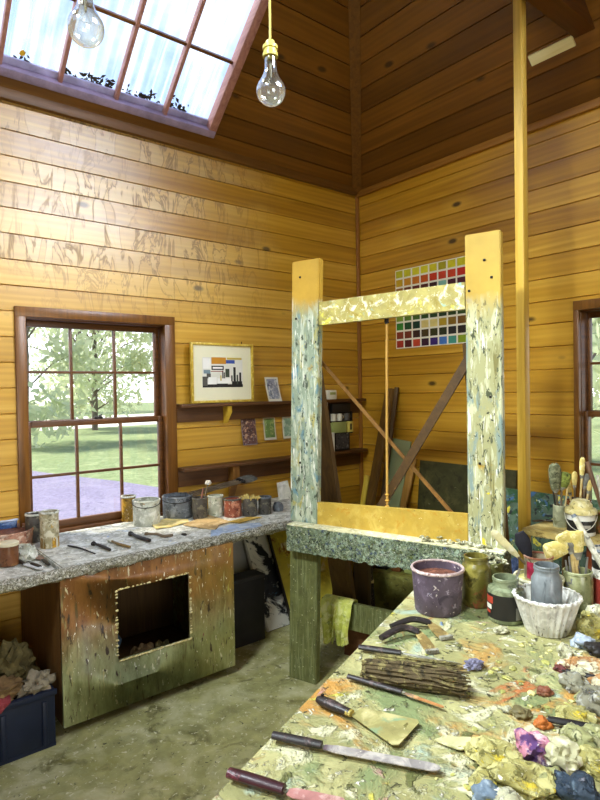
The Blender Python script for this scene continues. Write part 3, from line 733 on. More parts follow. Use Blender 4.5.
# ------------------------------------------------ vessels
INK = plain('dark_iron', '#2a2622', .5, .6)
def place(px, py, wpx, z):
    p = G(px, py, z); r = wpx*mpp(p)/2
    d = V((p.x-CP.x, p.y-CP.y, 0)).normalized()
    return p+d*r, r, mpp(p)
def vessel(name, label, cat, px, py, wpx, hpx, z, mat, rimmat=None, top=1.0, content=None, level=.75, group=None, wall=.004, neck=None, wob=.0, flute=0, nfl=0, extra=None, liner=None, seg=36):
    """open container standing where the picture shows it; neck=(ratio, height ratio) for jars"""
    c, r, k = place(px, py, wpx, z); h = hpx*k
    t = thing(name, label, cat, c, group, world=False)
    rt = r*top
    m = MB()
    if neck:
        nr, nh = neck; prof = [(r*.93, 0), (r, .006), (r, h*nh*.86), (r*.96, h*nh*.94), (r*nr*1.02, h*nh), (r*nr, h*nh+.004), (r*nr, h-.012), (r*nr*1.05, h-.010), (r*nr*1.05, h-.002), (r*nr, h), (r*nr-wall, h), (r*nr-wall, h*nh), (r-wall, h*nh*.86), (r-wall, .012), (0, .012)]
        ri = r-wall
    else:
        prof = [(r*.97, 0), (r, .004), (r+(rt-r)*.5, h*.5), (rt, h-.002), (rt-wall*.5, h), (rt-wall, h-.002), (r+(rt-r)*.5-wall, h*.5), (r-wall, .008), (0, .008)]
        ri = r-wall
    m.lathe(prof, (0, 0, 0), seg, 0, wob, flute, nfl); m.build('body', mat, t, (0, 0, 0))
    if rimmat:
        m = MB(); rr = rt if not neck else r*neck[0]
        m.lathe([(rr-wall*1.2, h-.003), (rr+.003, h-.007), (rr+.0045, h-.002), (rr+.002, h+.003), (rr-wall*1.2, h+.003), (rr-wall*1.4, h), (rr-wall*1.2, h-.003)], (0, 0, 0), seg, 0, wob*.6, flute, nfl); m.build('rim', rimmat, t, (0, 0, 0))
    if content:
        rc = (r+(rt-r)*level-wall*1.3) if not neck else (r-wall*1.6)
        lv = level if not neck else min(level, neck[1]*.84)
        m = MB(); m.lathe([(0, .0095), (r*.9-wall*1.5, .010), (rc, h*lv-.002), (rc*.6, h*lv), (0, h*lv+.001)], (0, 0, 0), seg); m.build('paint', content, t, (0, 0, 0))
    if extra: extra(t, r, h)
    return t, c, r, h
def band(name, mat, z0, z1, a0=-2.2, a1=2.2, grow=1.004):
    def f(t, r, h):
        m = MB(); k = 20; d = math.atan2(-t.location.y, -t.location.x)
        A = [[m.bm.verts.new((r*grow*math.cos(d+a0+(a1-a0)*i/k), r*grow*math.sin(d+a0+(a1-a0)*i/k), h*zz)) for zz in (z0, z1)] for i in range(k+1)]
        for i in range(k): m.bm.faces.new((A[i][0], A[i+1][0], A[i+1][1], A[i][1]))
        return m.build(name, mat, t, (0, 0, 0))
    return f
def chain(*fs):
    def f(t, r, h):
        for g in fs: g(t, r, h)
    return f
def handle(w=1.0, drop=.0, mat=None):
    def f(t, r, h):
        m = MB(); d = math.atan2(-t.location.y, -t.location.x); a = d+PI/2
        e = V((math.cos(a), math.sin(a), 0)); n_ = V((math.cos(d), math.sin(d), 0))
        m.tube([e*(r+.003)*math.cos(q)+n_*(r*1.06+.003)*math.sin(q)*.98+V((0, 0, h*.9-math.sin(q)*r*drop)) for q in [PI*i/16 for i in range(17)]], .0022, 6)
        m.build('handle', mat or INK, t, (0, 0, 0))
    return f
def stick(name, label, cat, a, b, r0, r1=None, mat=None, head=None, group=None):
    """handle from a to b with an optional head (mat, length, w, thickness) beyond b"""
    a, b = V(a), V(b); t = thing(name, label, cat, a, group)
    m = MB(); n_ = 6; r1 = r1 or r0
    m.tube([a.lerp(b, i/n_) for i in range(n_+1)], [r0+(r1-r0)*i/n_ for i in range(n_+1)], 10); m.build('handle', mat, t)
    if head:
        hm, hl, hw, ht = head[:4]; d = (b-a).normalized(); fm = head[4] if len(head) > 4 else INK
        m = MB(); side = d.cross(V((CF.x, CF.y, 0))).normalized(); 
        m.tube([b-d*.012, b+d*.02], [r1*1.25, max(r1*1.3, hw*.42)], 12, sq=1); m.build('ferrule', fm, t)
        m = MB(); k = 8; rnd_ = random.Random(int(a.x*1e4) % 997)
        prof = [.42, .5, .54, .55, .52, .46, .36, .2]
        for q in range(26):
            o = (rnd_.uniform(-1, 1), rnd_.uniform(-1, 1)); sp = rnd_.uniform(.85, 1.05)
            fw = V((CF.x, CF.y, 0)).normalized()
            m.tube([b+d*(.016+hl*sp*i/5)+side*o[0]*hw*.5*prof[min(7, int(i*1.3))]*1.5+fw*o[1]*ht*.5*prof[min(7, int(i*1.3))]*1.5 for i in range(6)], [hw*.10, hw*.13, hw*.13, hw*.12, hw*.09, hw*.04], 5)
        m.build('bristles', hm, t)
    return t

GREYTIN = splat('grey_tin', '#6a7076', [('#8e949a', 9, .52, .1), ('#3c4046', 12, .56, .08), ('#c9c9be', 30, .66, .04), ('#5a6f86', 7, .62, .08)], .5, .4, .002)
DARKTIN = splat('dark_tin', '#54504a', [('#77725f', 10, .54, .08), ('#2a2824', 14, .55, .08), ('#c2b890', 36, .68, .04)], .5, .4, .002)
CRUSTW = splat('white_crusted_tin', '#bdbfae', [('#e2e2d6', 8, .5, .1), ('#8e907c', 12, .57, .07), ('#b98a3a', 6, .68, .06), ('#5e5e4e', 30, .65, .04)], .65, .8, .004)
AMBER = splat('amber_glass', '#8a6a24', [('#c29432', 7, .5, .1), ('#5a431a', 9, .57, .08), ('#d8cfa4', 26, .62, .06)], .25, .3, .002, spec=.5)
CRGLASS = splat('crusted_glass_jar', '#a39a76', [('#cfc9ae', 10, .48, .1), ('#6e6648', 14, .57, .07), ('#3c3828', 30, .63, .04), ('#b8903c', 8, .64, .06)], .4, .6, .003)
BLUEEN = splat('blue_enamel', '#3a5a8c', [('#8aa2c4', 6, .56, .1), ('#22364f', 12, .6, .06), ('#d9dcd8', 30, .66, .04)], .35, .3, .002)
PINKB = splat('pink_crust_bowl', '#b98a70', [('#e0c3a8', 14, .5, .08), ('#8a4a38', 18, .58, .06), ('#ece6d2', 34, .63, .04)], .6, .8, .004)
BROWNJ = splat('brown_jar', '#6e4426', [('#8e6236', 6, .52, .1), ('#4a2a14', 9, .58, .08)], .25, .2, .002, spec=.6)
CREAM = plain('cream_lid', '#d8cfae', .6, 0, .15)
WHITEJ = splat('white_jar', '#c9ccb4', [('#ececdc', 8, .5, .1), ('#7c8a6a', 16, .6, .05), ('#4e5242', 30, .66, .04)], .4, .4, .002)
REDJ = splat('red_jar', '#96523e', [('#c98a6c', 9, .52, .08), ('#e9d9c2', 16, .6, .05), ('#5a2a22', 18, .6, .06)], .35, .4, .002)
DARKP = plain('dark_dried_paint', '#35302a', .5, 0, .4, 20)
RUSTP = splat('rusty_paint', '#6a4030', [('#96604a', 14, .5, .1), ('#3c2420', 20, .58, .06)], .5, .6)
GREYP = splat('grey_paint', '#8c8c80', [('#bcbcae', 14, .5, .1), ('#5c5c52', 20, .58, .06)], .5, .6)

B = BENCH
vessel('tub', 'blue enamel tub at the far left of the workbench', 'tub', 4, 541, 44, 20, B, BLUEEN, plain('pale_blue', '#b8c4d4', .4), content=GREYP, level=.6)
vessel('bowl', 'pinkish paint-crusted bowl in front of the blue enamel tub', 'bowl', 6, 551, 52, 16, B, PINKB, PINKB, top=1.05, content=RUSTP, level=.8, wob=.05)
vessel('jar', 'brown glass jar with a cream lid at the left end of the workbench', 'jar', 9, 567, 19, 20, B, BROWNJ, extra=lambda t, r, h: MB().lathe([(r*1.02, h-.001), (r*1.06, h+.004), (r*1.06, h+.012), (r*.9, h+.016), (0, h+.017)]).build('lid', CREAM, t, (0, 0, 0)))
vessel('tin', 'tall grey crusted tin behind the amber-bottomed jar on the workbench', 'tin', 35, 543, 17, 28, B, DARKTIN, CRUSTW, content=GREYP, wob=.04)
vessel('jar', 'tall crusted glass jar with amber dregs standing by the window', 'jar', 50, 549, 18, 36, B, CRGLASS, CRUSTW, wob=.03, content=AMBER, extra=band('amber_dregs', AMBER, .02, .30, -2.8, 2.8, 1.006))
c_, r_1, k_ = place(26, 562, 20, B)
mb = MB(); mb.lump(c_, (r_1, r_1, .045), 21, .5, 4, 2.5); tag(mb.build('paint_crust', CRUSTW, loc=c_, ang=60), 'pale crust of dried paint beside the brown lidded jar', 'dried paint')
vessel('tin', 'amber stained tin behind the white crusted tin at the window', 'tin', 129, 522, 14, 25, B, AMBER, CRUSTW, content=RUSTP, wob=.02)
vessel('tin', 'white paint-crusted tin in front of the window corner', 'tin', 147, 527, 27, 25, B, CRUSTW, CRUSTW, content=GREYP, level=.8, wob=.02, extra=handle(1, .25))
vessel('tin', 'large blue-grey paint tin at the right of the window', 'tin', 178, 520, 30, 22, B, GREYTIN, GREYTIN, content=DARKP, level=.85, extra=handle(1, .2))
t1 = vessel('tin', 'small dark tin between the blue-grey tin and the white jar', 'tin', 200, 520, 15, 21, B, DARKTIN, DARKTIN, content=DARKP)
vessel('jar', 'white streaked jar between the dark tin and the red jar', 'jar', 216, 517, 15, 20, B, WHITEJ, CRUSTW, content=GREYP)
vessel('jar', 'red and cream mottled jar on the workbench', 'jar', 233, 518, 18, 18, B, REDJ, DARKTIN, content=RUSTP)
t2 = vessel('jar', 'dark jar of straw-coloured brush tufts on the workbench', 'jar', 250, 517, 15, 18, B, DARKTIN, content=DARKP)
vessel('jar', 'dark jar in front of the white leaning card', 'jar', 265, 515, 13, 17, B, DARKTIN, GREYTIN, content=DARKP)
c_, r_1, k_ = place(278, 512, 11, B)
mb = MB(); mb.lump(c_, (r_1, r_1, .04), 22, .3, 3, 2); tag(mb.build('paint_lump', GREYTIN, loc=c_, ang=60), 'dark grey lump of paint at the right end of the workbench row', 'dried paint')
STRAW = plain('straw_bristle', '#c9b46a', .8, 0, .3, 30)
BRGREY = plain('grey_bristle', '#6f6e66', .85, 0, .35, 30)
cc = t2[1]
mb = MB(); rnd = random.Random(4)
for k in range(40):
    a = rnd.random()*6.28; rr = t2[2]*.7*rnd.random()**.5
    p = cc+V((rr*math.cos(a), rr*math.sin(a), t2[3]*.8)); d = V((math.cos(a)*rnd.uniform(.2, 1.6), math.sin(a)*rnd.uniform(.2, 1.6), 1)).normalized()
    mb.tube([p, p+d*.03, p+d*.05+V((0, 0, -.004))], [.004, .005, .002], 5)
tag(mb.build('brush_tufts', STRAW, loc=cc+V((0, 0, t2[3]*.8))), 'straw-coloured tufts sticking out of the dark jar on the workbench', 'brushes')
# long brushes lying behind the jars, sticks standing in the dark tin
PALEW = wood('pale_handle', '#b99a5a', '#e2cf96', 'x', .5)
OLDW = plain('old_handle', '#6a5a44', .6, 0, .3, 14)
bp0, bp1 = G(172, 497, B+.11, 2), G(228, 490, B+.11, 2)
q0 = V((1.98, 3.40, B)); 
for i, (dx, lb) in enumerate(((0, 'front'), (.03, 'middle'), (.06, 'rear'))):
    z = B+.155+.004*i; a_ = V((1.80, 3.33+dx, z-.02)); b_ = V((2.20, 3.36+dx, z+.02))
    stick('long_brush', 'grey caked brush laid across the workbench jars, %s one of three' % {'front': 'front', 'middle': 'middle', 'rear': 'rear'}[lb], 'brush', a_, b_, .006, .008, OLDW, (BRGREY, .12, .035, .03), 'brushes laid across the jars')
cc = t1[1]
stick('stick', 'reddish stick standing in the small dark tin on the workbench', 'stick', cc+V((-.01, .0, .015)), cc+V((.035, .01, .19)), .006, .006, plain('reddish_stick', '#8a5a48', .6))
a_ = cc+V((.012, .005, .015)); b_ = cc+V((.075, .02, .215))
t = thing('stirrer', 'stick with a white round tip standing in the small dark tin', 'stick', a_)
mb = MB(); mb.tube([a_, b_], .005, 8); mb.build('handle', OLDW, t)
mb = MB(); mb.lump(b_-V((0, 0, .01)), (.02, .02, .018), 3, .2, 3); mb.build('tip', plain('white_tip', '#e6e0d0', .6), t)
# card leaning on the wall
c_ = V((2.60, 3.40, B))
mb = MB(); mb.prism([(-.05, 0), (.06, 0), (.045, .135), (-.045, .125)], c_, (.98, -.2, 0), V((.03, .28, .95)), (0, -1, 0), .004)
tag(mb.build('card', splat('white_card_marks', '#dcdac8', [('#3a3a34', 16, .64, .03), ('#f2f0e4', 6, .5, .2)], .7, 0), loc=c_), 'white card with dark marks leaning behind the last dark jar', 'card')
# flat cardboards on the bench
def flat(name, label, cat, px, z, mat, t=.004, tilt=0, seed=1):
    P = [G(x, y, z) for x, y in px]; c = sum(P, V())/len(P); mb = MB()
    Q = []
    for i in range(len(P)):
        a, b = P[i], P[(i+1) % len(P)]
        for k in range(4):
            q = a.lerp(b, k/4); nz = noise.noise_vector(q*40+V((seed, 0, 0)))*.004; Q.append(q+V((nz.x, nz.y, 0)))
    mb.prism([(q.x-c.x, q.y-c.y) for q in Q], (c.x, c.y, z+.0015), (1, 0, 0), (0, 1, 0), (0, 0, 1), t)
    for v in mb.bm.verts: v.co.z += (noise.noise(V((v.co.x*9, v.co.y*9, seed)))+.5)*.006
    return tag(mb.build(name, mat, loc=(c.x, c.y, z), smooth=False), label, cat)
flat('cardboard', 'yellow cardboard sheet lying in front of the white crusted tin', 'cardboard', [(150, 524), (166, 520), (188, 520), (189, 523), (170, 528), (156, 530)], B, splat('yellow_card', '#d4c07c', [('#e6d6a0', 8, .52, .1), ('#8e7434', 20, .64, .05)], .7, .2), seed=2)
flat('cardboard', 'tan cardboard sheet lying in front of the dark tin and white jar', 'cardboard', [(183, 526), (208, 516), (232, 523), (219, 526), (216, 530), (200, 529)], B, splat('tan_card', '#b89a68', [('#d2ba8c', 8, .52, .1), ('#7a5a2c', 22, .66, .05)], .7, .2), seed=3)
flat('cardboard', 'thin ochre card lying in front of the red jar', 'cardboard', [(228, 523), (246, 518), (262, 518), (240, 524)], B, splat('ochre_card', '#a88a3a', [('#c9ae62', 9, .52, .1)], .7, .2), seed=4)
# tools on the bench
STEELP = splat('painty_steel', '#7a776c', [('#a5a294', 9, .5, .1), ('#5a4e38', 14, .58, .07), ('#c9c2a8', 30, .63, .05)], .45, .4, .002)
DTOOL = plain('black_tool', '#2e2822', .5, .2, .4, 25)
def bent_tool(label, px, rad, mats, z=BENCH, cat='tool', name='bent_tool', headr=None, hm=None):
    P = [G(x, y, z)+V((0, 0, rad*1.05+.002)) for x, y in px]
    t = thing(name, label, cat, P[0]-V((0, 0, rad)))
    # smooth curve
    Q = []
    for i in range(len(P)-1):
        p0, p1, p2, p3 = P[max(i-1, 0)], P[i], P[i+1], P[min(i+2, len(P)-1)]
        for k in range(6):
            u_ = k/6; Q.append(.5*((2*p1)+(-p0+p2)*u_+(2*p0-5*p1+4*p2-p3)*u_*u_+(-p0+3*p1-3*p2+p3)*u_**3))
    Q.append(P[-1]); n_ = len(Q)
    m = MB(); m.tube(Q, [rad*(.75+.25*math.sin(PI*min(1, i/n_*1.2+.1))) for i in range(n_)], 8, up=(0, 0, 1)); m.build('handle', mats, t)
    if headr:
        d = (Q[-1]-Q[-2]).normalized(); m = MB(); m.lump(Q[-1]+d*headr*.8-V((0, 0, rad)), (headr, headr*.7, rad*1.4), int(px[0][0]), .25, 3, rot=math.atan2(d.y, d.x)); m.build('head', hm or mats, t)
    return t
bent_tool('thin dark stick lying on the workbench nearest the joint of its planks', [(68, 547), (80, 549.5), (95, 555)], .005, DTOOL, name='stick', cat='stick')
bent_tool('small dark hooked tool, left of the four hooked tools on the workbench', [(110, 552), (101, 548), (95, 546)], .009, DTOOL, headr=.018)
bent_tool('pale-headed hooked tool, second from the left on the workbench', [(130, 549), (119, 546), (112, 543)], .008, wood('ochre_tool', '#6a5228', '#947840', 'x'), headr=.022, hm=CRUSTW)
bent_tool('dark hooked tool, third from the left on the workbench', [(150, 543), (140, 540), (132, 536.5)], .011, DTOOL, headr=.02)
bent_tool('curved brown tool at the right of the hooked tools on the workbench', [(173, 537), (164, 538), (157, 536), (148, 535.5)], .008, OLDW, headr=.012)
c_ = G(184, 535, B); mb = MB(); mb.lump(c_, (.014, .022, .006), 5, .4, 3); tag(mb.build('paint_flake', DTOOL, loc=c_), 'small dark paint flake on the blue patch of the workbench', 'flake')
# palette knives at the left
def palette_knife(label, hpx, bpx, z, hm, bm_, hr=.009, bw=.014, name='palette_knife', tip=1.0, lift=.002):
    a, b = G(*hpx[0], z), G(*hpx[1], z); c, d = G(*bpx[0], z), G(*bpx[1], z)
    t = thing(name, label, 'knife', a)
    up = V((0, 0, hr+lift)); m = MB(); n_ = 8
    m.tube([a.lerp(b, i/n_)+up for i in range(n_+1)], [hr*(.7+.3*math.sin(PI*(.25+.55*i/n_))) for i in range(n_+1)], 10, sq=.75, up=(0, 0, 1)); m.build('handle', hm, t)
    ax = (d-c).normalized(); sd = V((-ax.y, ax.x, 0)); Lb = (d-c).length; k = 10
    poly = [(0, -bw*.3), (Lb*.12, -bw*.5)]+[(Lb*(.12+.78*i/4), -bw*.5*tip**(i/4)) for i in range(1, 5)]
    poly += [(Lb*(.9+.1*math.cos(q)), -bw*.5*tip*math.cos(PI/2-q)) for q in (1.1, .6, 0, -.6, -1.1)]
    poly += [(Lb*(.12+.78*i/4), bw*.5*tip**(i/4)) for i in (4, 3, 2, 1)]+[(Lb*.12, bw*.5), (0, bw*.3)]
    m = MB(); m.prism(poly, c+V((0, 0, hr*.7+lift)), ax, sd, (0, 0, 1), .0022); m.build('blade', bm_, t)
    if (c-b).length > .004: 
        m = MB(); m.bar(b+up*.95, c+V((0, 0, hr*.8+lift)), .006, .005); m.build('ferrule', STEELP, t)
    return t
PALEBL = splat('white_blade', '#c9cac4', [('#eeeeea', 8, .5, .1), ('#77766a', 16, .6, .05)], .4, .3, .002)
palette_knife('white-bladed palette knife with black handle, nearest the workbench front edge', [(16, 561), (24, 566)], [(25, 566), (42, 571)], B-.004, DTOOL, PALEBL, .009, .03)
palette_knife('white-bladed palette knife with dark handle behind the brown jar tools', [(32, 566), (40, 569)], [(28, 563), (18, 556)], B-.004, DTOOL, PALEBL, .01, .03)
palette_knife('brown-bladed scraper at the left plank joint of the workbench', [(49, 567), (43, 562)], [(42, 561), (31, 556)], B-.004, DTOOL, splat('brown_blade', '#8a6a54', [('#b89a84', 9, .5, .1)], .5), .009, .035)

# ------------------------------------------------ canvases under the bench
def leaning(name, label, cat, x0, x1, y0, z0, y1, z1, mat, t=.022, framem=None, thick_edge=None):
    o = V((x0, y0, z0)); v = V((0, y1-y0, z1-z0)); H = v.length; v.normalize(); n_ = V((1, 0, 0)).cross(v)
    tt = thing(name, label, cat, ((x0+x1)/2, y0, z0))
    w = x1-x0
    m = MB(); m.prism([(.004, .004), (w-.004, .004), (w-.004, H-.004), (.004, H-.004)], o, (1, 0, 0), v, -n_, .003); m.build('face', mat, tt)
    m = MB()
    for a, b, c, d in ((0, .03, 0, H), (w-.03, w, 0, H), (.03, w-.03, 0, .03), (.03, w-.03, H-.03, H)): m.prism([(a, c), (b, c), (b, d), (a, d)], o-n_*.003, (1, 0, 0), v, -n_, t)
    m.build('stretcher', thick_edge or DTOOL, tt)
    if framem:
        m = MB(); m.prism([(-.004, 0), (.007, 0), (.007, H), (-.004, H)], o+n_*.001, (1, 0, 0), v, -n_, t); m.build('edge_strip', framem, tt)
    return tt
ART1 = splat('abstract_dark_painting', '#26282a', [('#e6e4d8', 5, .46, .05), ('#5c9ab8', 4, .56, .06), ('#b07a4a', 5, .63, .05), ('#d9d6c6', 12, .62, .04), ('#14161a', 8, .58, .06), ('#4e5a86', 5, .66, .04)], .5, .4, basevar=.4, sm=1.05)
ART2 = splat('abstract_yellow_painting', '#c2b23e', [('#e0dca8', 4, .52, .08), ('#8a5a2a', 5, .6, .05), ('#d8c94a', 6, .56, .08), ('#4a4428', 9, .64, .04), ('#c98a4a', 4, .66, .05)], .5, .4, basevar=.3, sm=1.3)
leaning('painting', 'dark abstract painting with blue and white strokes leaning under the workbench end', 'painting', 2.215, 2.80, 3.10, 0, 3.44, .72, ART1, framem=plain('grey_edge', '#b8b4a8', .6))
leaning('painting', 'yellow abstract painting with a brown patch leaning beside the easel leg', 'painting', 2.385, 3.02, 3.045, 0, 3.385, .74, ART2, framem=DTOOL)
leaning('canvas', 'blank grey canvas leaning behind the dark painting under the workbench', 'canvas', 1.93, 2.42, 3.235, .0, 3.488, .73, plain('grey_canvas', '#a9a79c', .7, 0, .15, 4))
t = thing('storage_box', 'black box on the floor between workbench panel and leaning paintings', 'box', (1.98, 3.13, 0))
mb = MB(); mb.box((1.99, 3.09, .2), (.30, .12, .40), bev=.004); mb.build('body', plain('black_board', '#1e1c1a', .7, 0, .4, 6), t)
mb = MB(); mb.box((1.99, 3.09, .412), (.31, .13, .022), bev=.004); mb.build('lid', plain('black_lid', '#2a2826', .7, 0, .4, 6), t)

# ---------------------------------------------------------------- shelves on the left wall
SHELFW = wood('shelf_timber', '#4a2c12', '#6e4720', 'x', .5)
def wall_shelf(label, x0, x1, z, dep, fasc, brs, bm_):
    t = thing('wall_shelf', label, 'shelf', ((x0+x1)/2, YL-.05, z))
    m = MB(); m.box(((x0+x1)/2, YL-.001-dep/2, z-.011), (x1-x0, dep, .022), bev=.002); m.build('board', SHELFW, t)
    m = MB(); m.box(((x0+x1)/2, YL-.012, z-.022-fasc/2), (x1-x0, .022, fasc), bev=.002); m.build('cleat', SHELFW, t)
    for bx_, w_, h_, d_ in brs:
        m = MB(); m.prism([(0, 0), (-d_, 0), (-d_, -h_*.35), (0, -h_)], (bx_-w_/2, YL-.024, z-.0225), (0, 1, 0), (0, 0, 1), (1, 0, 0), w_); m.build('bracket', bm_, t)
    return t
wall_shelf('upper dark wall shelf carrying the framed picture', 1.79, 3.49, 1.512, .10, .10, [(G(228, 410, YL-.06, 1).x, .035, .12, .06)], wood('yellow_bracket', '#c9a02c', '#e8c84a', 'z', .5))
wall_shelf('lower dark wall shelf with a wide bracket above the workbench jars', 1.79, 3.49, 1.092, .11, .11, [(G(234, 475, YL-.06, 1).x, .05, .22, .07)], wood('brown_bracket', '#7a5020', '#9a6c30', 'z', .5))

# framed picture
def picture():
    x0, x1, z0, z1 = 1.876, 2.376, 1.516, 1.925; y = YL-.062
    t = thing('framed_picture', 'gold framed picture with a wide cream mount on the upper wall shelf', 'picture', ((x0+x1)/2, y, z0))
    rot = Matrix.Rotation(R(-3), 4, 'X')
    fw = .017; m = MB()
    for a, b, c, d in ((x0, x0+fw, z0, z1), (x1-fw, x1, z0, z1), (x0+fw, x1-fw, z0, z0+fw), (x0+fw, x1-fw, z1-fw, z1)): m.box(((a+b)/2, y, (c+d)/2), (b-a, .024, d-c), bev=.003)
    m.build('frame', splat('gold_frame', '#c9a83a', [('#e6cf6a', 12, .5, .15)], .35, .1, .001, basevar=.1), t)
    m = MB(); m.box(((x0+x1)/2, y+.004, (z0+z1)/2), (x1-x0-.02, .006, z1-z0-.02)); m.build('mount', plain('cream_mount', '#eae6c4', .7, 0, .03), t)
    px0, px1, pz0, pz1 = x0+.088, x1-.088, z0+.105, z1-.098; yy = y+.0005
    m = MB(); W_, H_ = px1-px0, pz1-pz0
    cols = ['#e4e2d4', '#c98a22', '#3850a0', '#1e1c18', '#55524a', '#f4f2ea', '#8a3a2c', '#7c9098', '#c9b050', '#3a4434']
    def q(a, b, c, d, mi, k=0): m.face([(px0+W_*a, yy-.0002*k, pz0+H_*c), (px0+W_*b, yy-.0002*k, pz0+H_*c), (px0+W_*b, yy-.0002*k, pz0+H_*d), (px0+W_*a, yy-.0002*k, pz0+H_*d)], mi)
    q(0, 1, 0, 1, 0)
    for a, b, c, d, mi in ((.22, .58, .78, 1, 1), (.58, .80, .80, .92, 2), (.60, .98, .93, 1, 8), (.02, .20, .62, .96, 5), (.03, .19, .46, .58, 7), (0, 1, 0, .10, 3), (0, .12, .05, .36, 4), (.14, .34, .12, .34, 5), (.16, .30, .16, .30, 3), (.34, .62, .02, .12, 3), (.36, .70, .14, .30, 5),
                           (.22, .52, .58, .72, 3), (.25, .49, .62, .68, 5), (.20, .50, .52, .545, 6), (.48, .51, .3, .56, 3), (.56, .66, .34, .62, 9), (.43, .46, .22, .4, 8), (.72, .98, .02, .2, 3), (.76, .82, .1, .68, 3), (.84, .88, .1, .42, 9), (.91, .96, .1, .5, 3), (.70, .74, .2, .4, 4), (.1, .2, .30, .46, 4), (.52, .55, .3, .5, 4)):
        q(a, b, c, d, mi, 1+mi*.2+a)
    m.build('print', [plain('print_'+c[1:], c, .6, 0, .05, 12, .4, 0) for c in cols], t, smooth=False)
    m = MB(); m.tube([(x1-.06, YL-.012, z1-.02), (x1-.06, YL-.012, z1+.022)], .003, 6); m.build('hook', INK, t)
picture()

# small prints and cards pinned up
def card(label, x0, x1, z0, z1, mats, y=YL-.006, curl=.012, skew=0, cat='postcard', name='postcard', ln=0.0, border=.1):
    t = thing(name, label, cat, ((x0+x1)/2, y, z0))
    def sh(u_, v_): return V((x0+(x1-x0)*u_+skew*(1-v_), y-curl*(1-v_)**2-ln*(1-v_)*.3, z0+(z1-z0)*v_))
    m = MB(); m.sheet(sh, 6, 8, .0016); m.build('paper', mats[0], t)
    def sh2(u_, v_): return sh(border+(1-2*border)*u_, border+(1-1.7*border)*v_)+V((0, -.0016, 0))
    m = MB(); m.sheet(sh2, 6, 8, .0006); m.build('image', mats[1], t)
    return t
PAPER = plain('postcard_paper', '#d8d4c0', .7, 0, .05)
card('bluish grey photo card leaning on the upper shelf right of the framed picture', 2.485, 2.605, 1.5135, 1.69, (PAPER, splat('photo_grey', '#8a8e98', [('#c4c4c0', 14, .52, .08), ('#3e4258', 20, .58, .06)], .5, 0)), y=YL-.05, curl=.02, ln=.1)
card('tattered brown photo print pinned below the shelf, left of the two prints', 2.30, 2.425, 1.20, 1.40, (plain('mauve_paper', '#8e8490', .7), splat('photo_brown', '#6a4a44', [('#c9a07c', 14, .54, .06), ('#2e2422', 18, .56, .06), ('#b8b0ae', 26, .6, .05)], .5, 0)), skew=.012, border=.03)
card('small green landscape print pinned below the upper shelf', 2.495, 2.605, 1.225, 1.395, (PAPER, splat('photo_green', '#6c8a4a', [('#a8b46c', 9, .5, .1), ('#3f5a34', 12, .58, .06), ('#c9c9a0', 16, .62, .05)], .5, 0)), skew=.006)
card('pale green print pinned beside the left upright of the easel', 2.675, 2.785, 1.225, 1.39, (PAPER, splat('photo_pale', '#8aa68a', [('#c2d0b4', 9, .5, .1)], .5, 0)))
mb = MB(); mb.tube([(2.345, YL-.004, 1.41), (2.348, YL-.008, 1.475)], .0045, 6); tag(mb.build('peg', PALEW, loc=(2.345, YL-.004, 1.41)), 'thin pale peg stuck above the tattered brown print', 'peg')

# small things in the corner, seen through the easel
def bxo(name, label, cat, c, s, mat, rz=0, parts=()):
    t = thing(name, label, cat, (c[0], c[1], c[2]-s[2]/2))
    m = MB(); m.box(c, s, Matrix.Rotation(rz, 3, 'Z'), bev=min(s)*.08); m.build('body', mat, t)
    for nm, cc, ss, mm in parts:
        m = MB(); m.box(V(c)+V(cc), ss, Matrix.Rotation(rz, 3, 'Z'), bev=min(ss)*.05); m.build(nm, mm, t)
    return t
WHITEB = plain('white_box', '#dedac6', .6, 0, .08)
BLACKB = plain('black_box', '#1e1a16', .5, 0, .3)
GREENB = plain('olive_green_box', '#9aa25c', .6, 0, .1)
YELB = plain('yellow_box', '#d8c860', .6, 0, .1)
bxo('box', 'small white box on the upper shelf near the corner', 'box', (3.11, 3.445, 1.55), (.085, .06, .074), WHITEB, 0, [('label', (0, -.0305, .01), (.06, .001, .02), GREENB)])
t = thing('wall_rack', 'small black wall rack with mugs and boxes under the upper shelf in the corner', 'rack', (3.23, 3.46, 1.24))
mb = MB()
mb.box((3.23, 3.475, 1.33), (.26, .0435, .012)); mb.box((3.23, 3.475, 1.235), (.26, .0435, .012)); mb.box((3.105, 3.475, 1.325), (.012, .0435, .17)); mb.box((3.355, 3.475, 1.325), (.012, .0435, .17)); mb.box((3.23, 3.4955, 1.325), (.262, .003, .17))
mb.build('body', BLACKB, t)
bxo('box', 'olive green box on the lower level of the corner wall rack', 'box', (3.20, 3.46, 1.285), (.15, .05, .086), GREENB)
bxo('box', 'yellow box with a dark stripe beside the olive box in the corner rack', 'box', (3.318, 3.455, 1.285), (.055, .05, .088), YELB, 0, [('stripe', (0, -.0255, 0), (.018, .001, .05), BLACKB)])
for i, (x, lb) in enumerate(((3.16, 'white mug at the left on the corner wall rack'), (3.225, 'white mug in the middle on the corner wall rack'), (3.305, 'dark round mug at the right on the corner wall rack'))):
    t = thing('mug', lb, 'mug', (x, 3.468, 1.336)); r0 = .024 if i < 2 else .03
    m = MB(); m.lathe([(r0*.9, 0), (r0, .003), (r0, .058), (r0-.003, .058), (r0-.003, .005), (0, .005)], (x, 3.468, 1.3365), 20); m.build('body', WHITEB if i < 2 else DARKTIN, t)
    m = MB(); m.tube([V((x+r0*.9, 3.468-.004, 1.35))+V((math.sin(q)*.016, -math.sin(q)*.004, .017-math.cos(q)*.015)) for q in [PI*j/8 for j in range(9)]], .003, 6); m.build('handle', WHITEB if i < 2 else DARKTIN, t)
bxo('box', 'white card box standing on end on the lower corner shelf', 'box', (3.115, 3.45, 1.171), (.035, .05, .156), WHITEB)
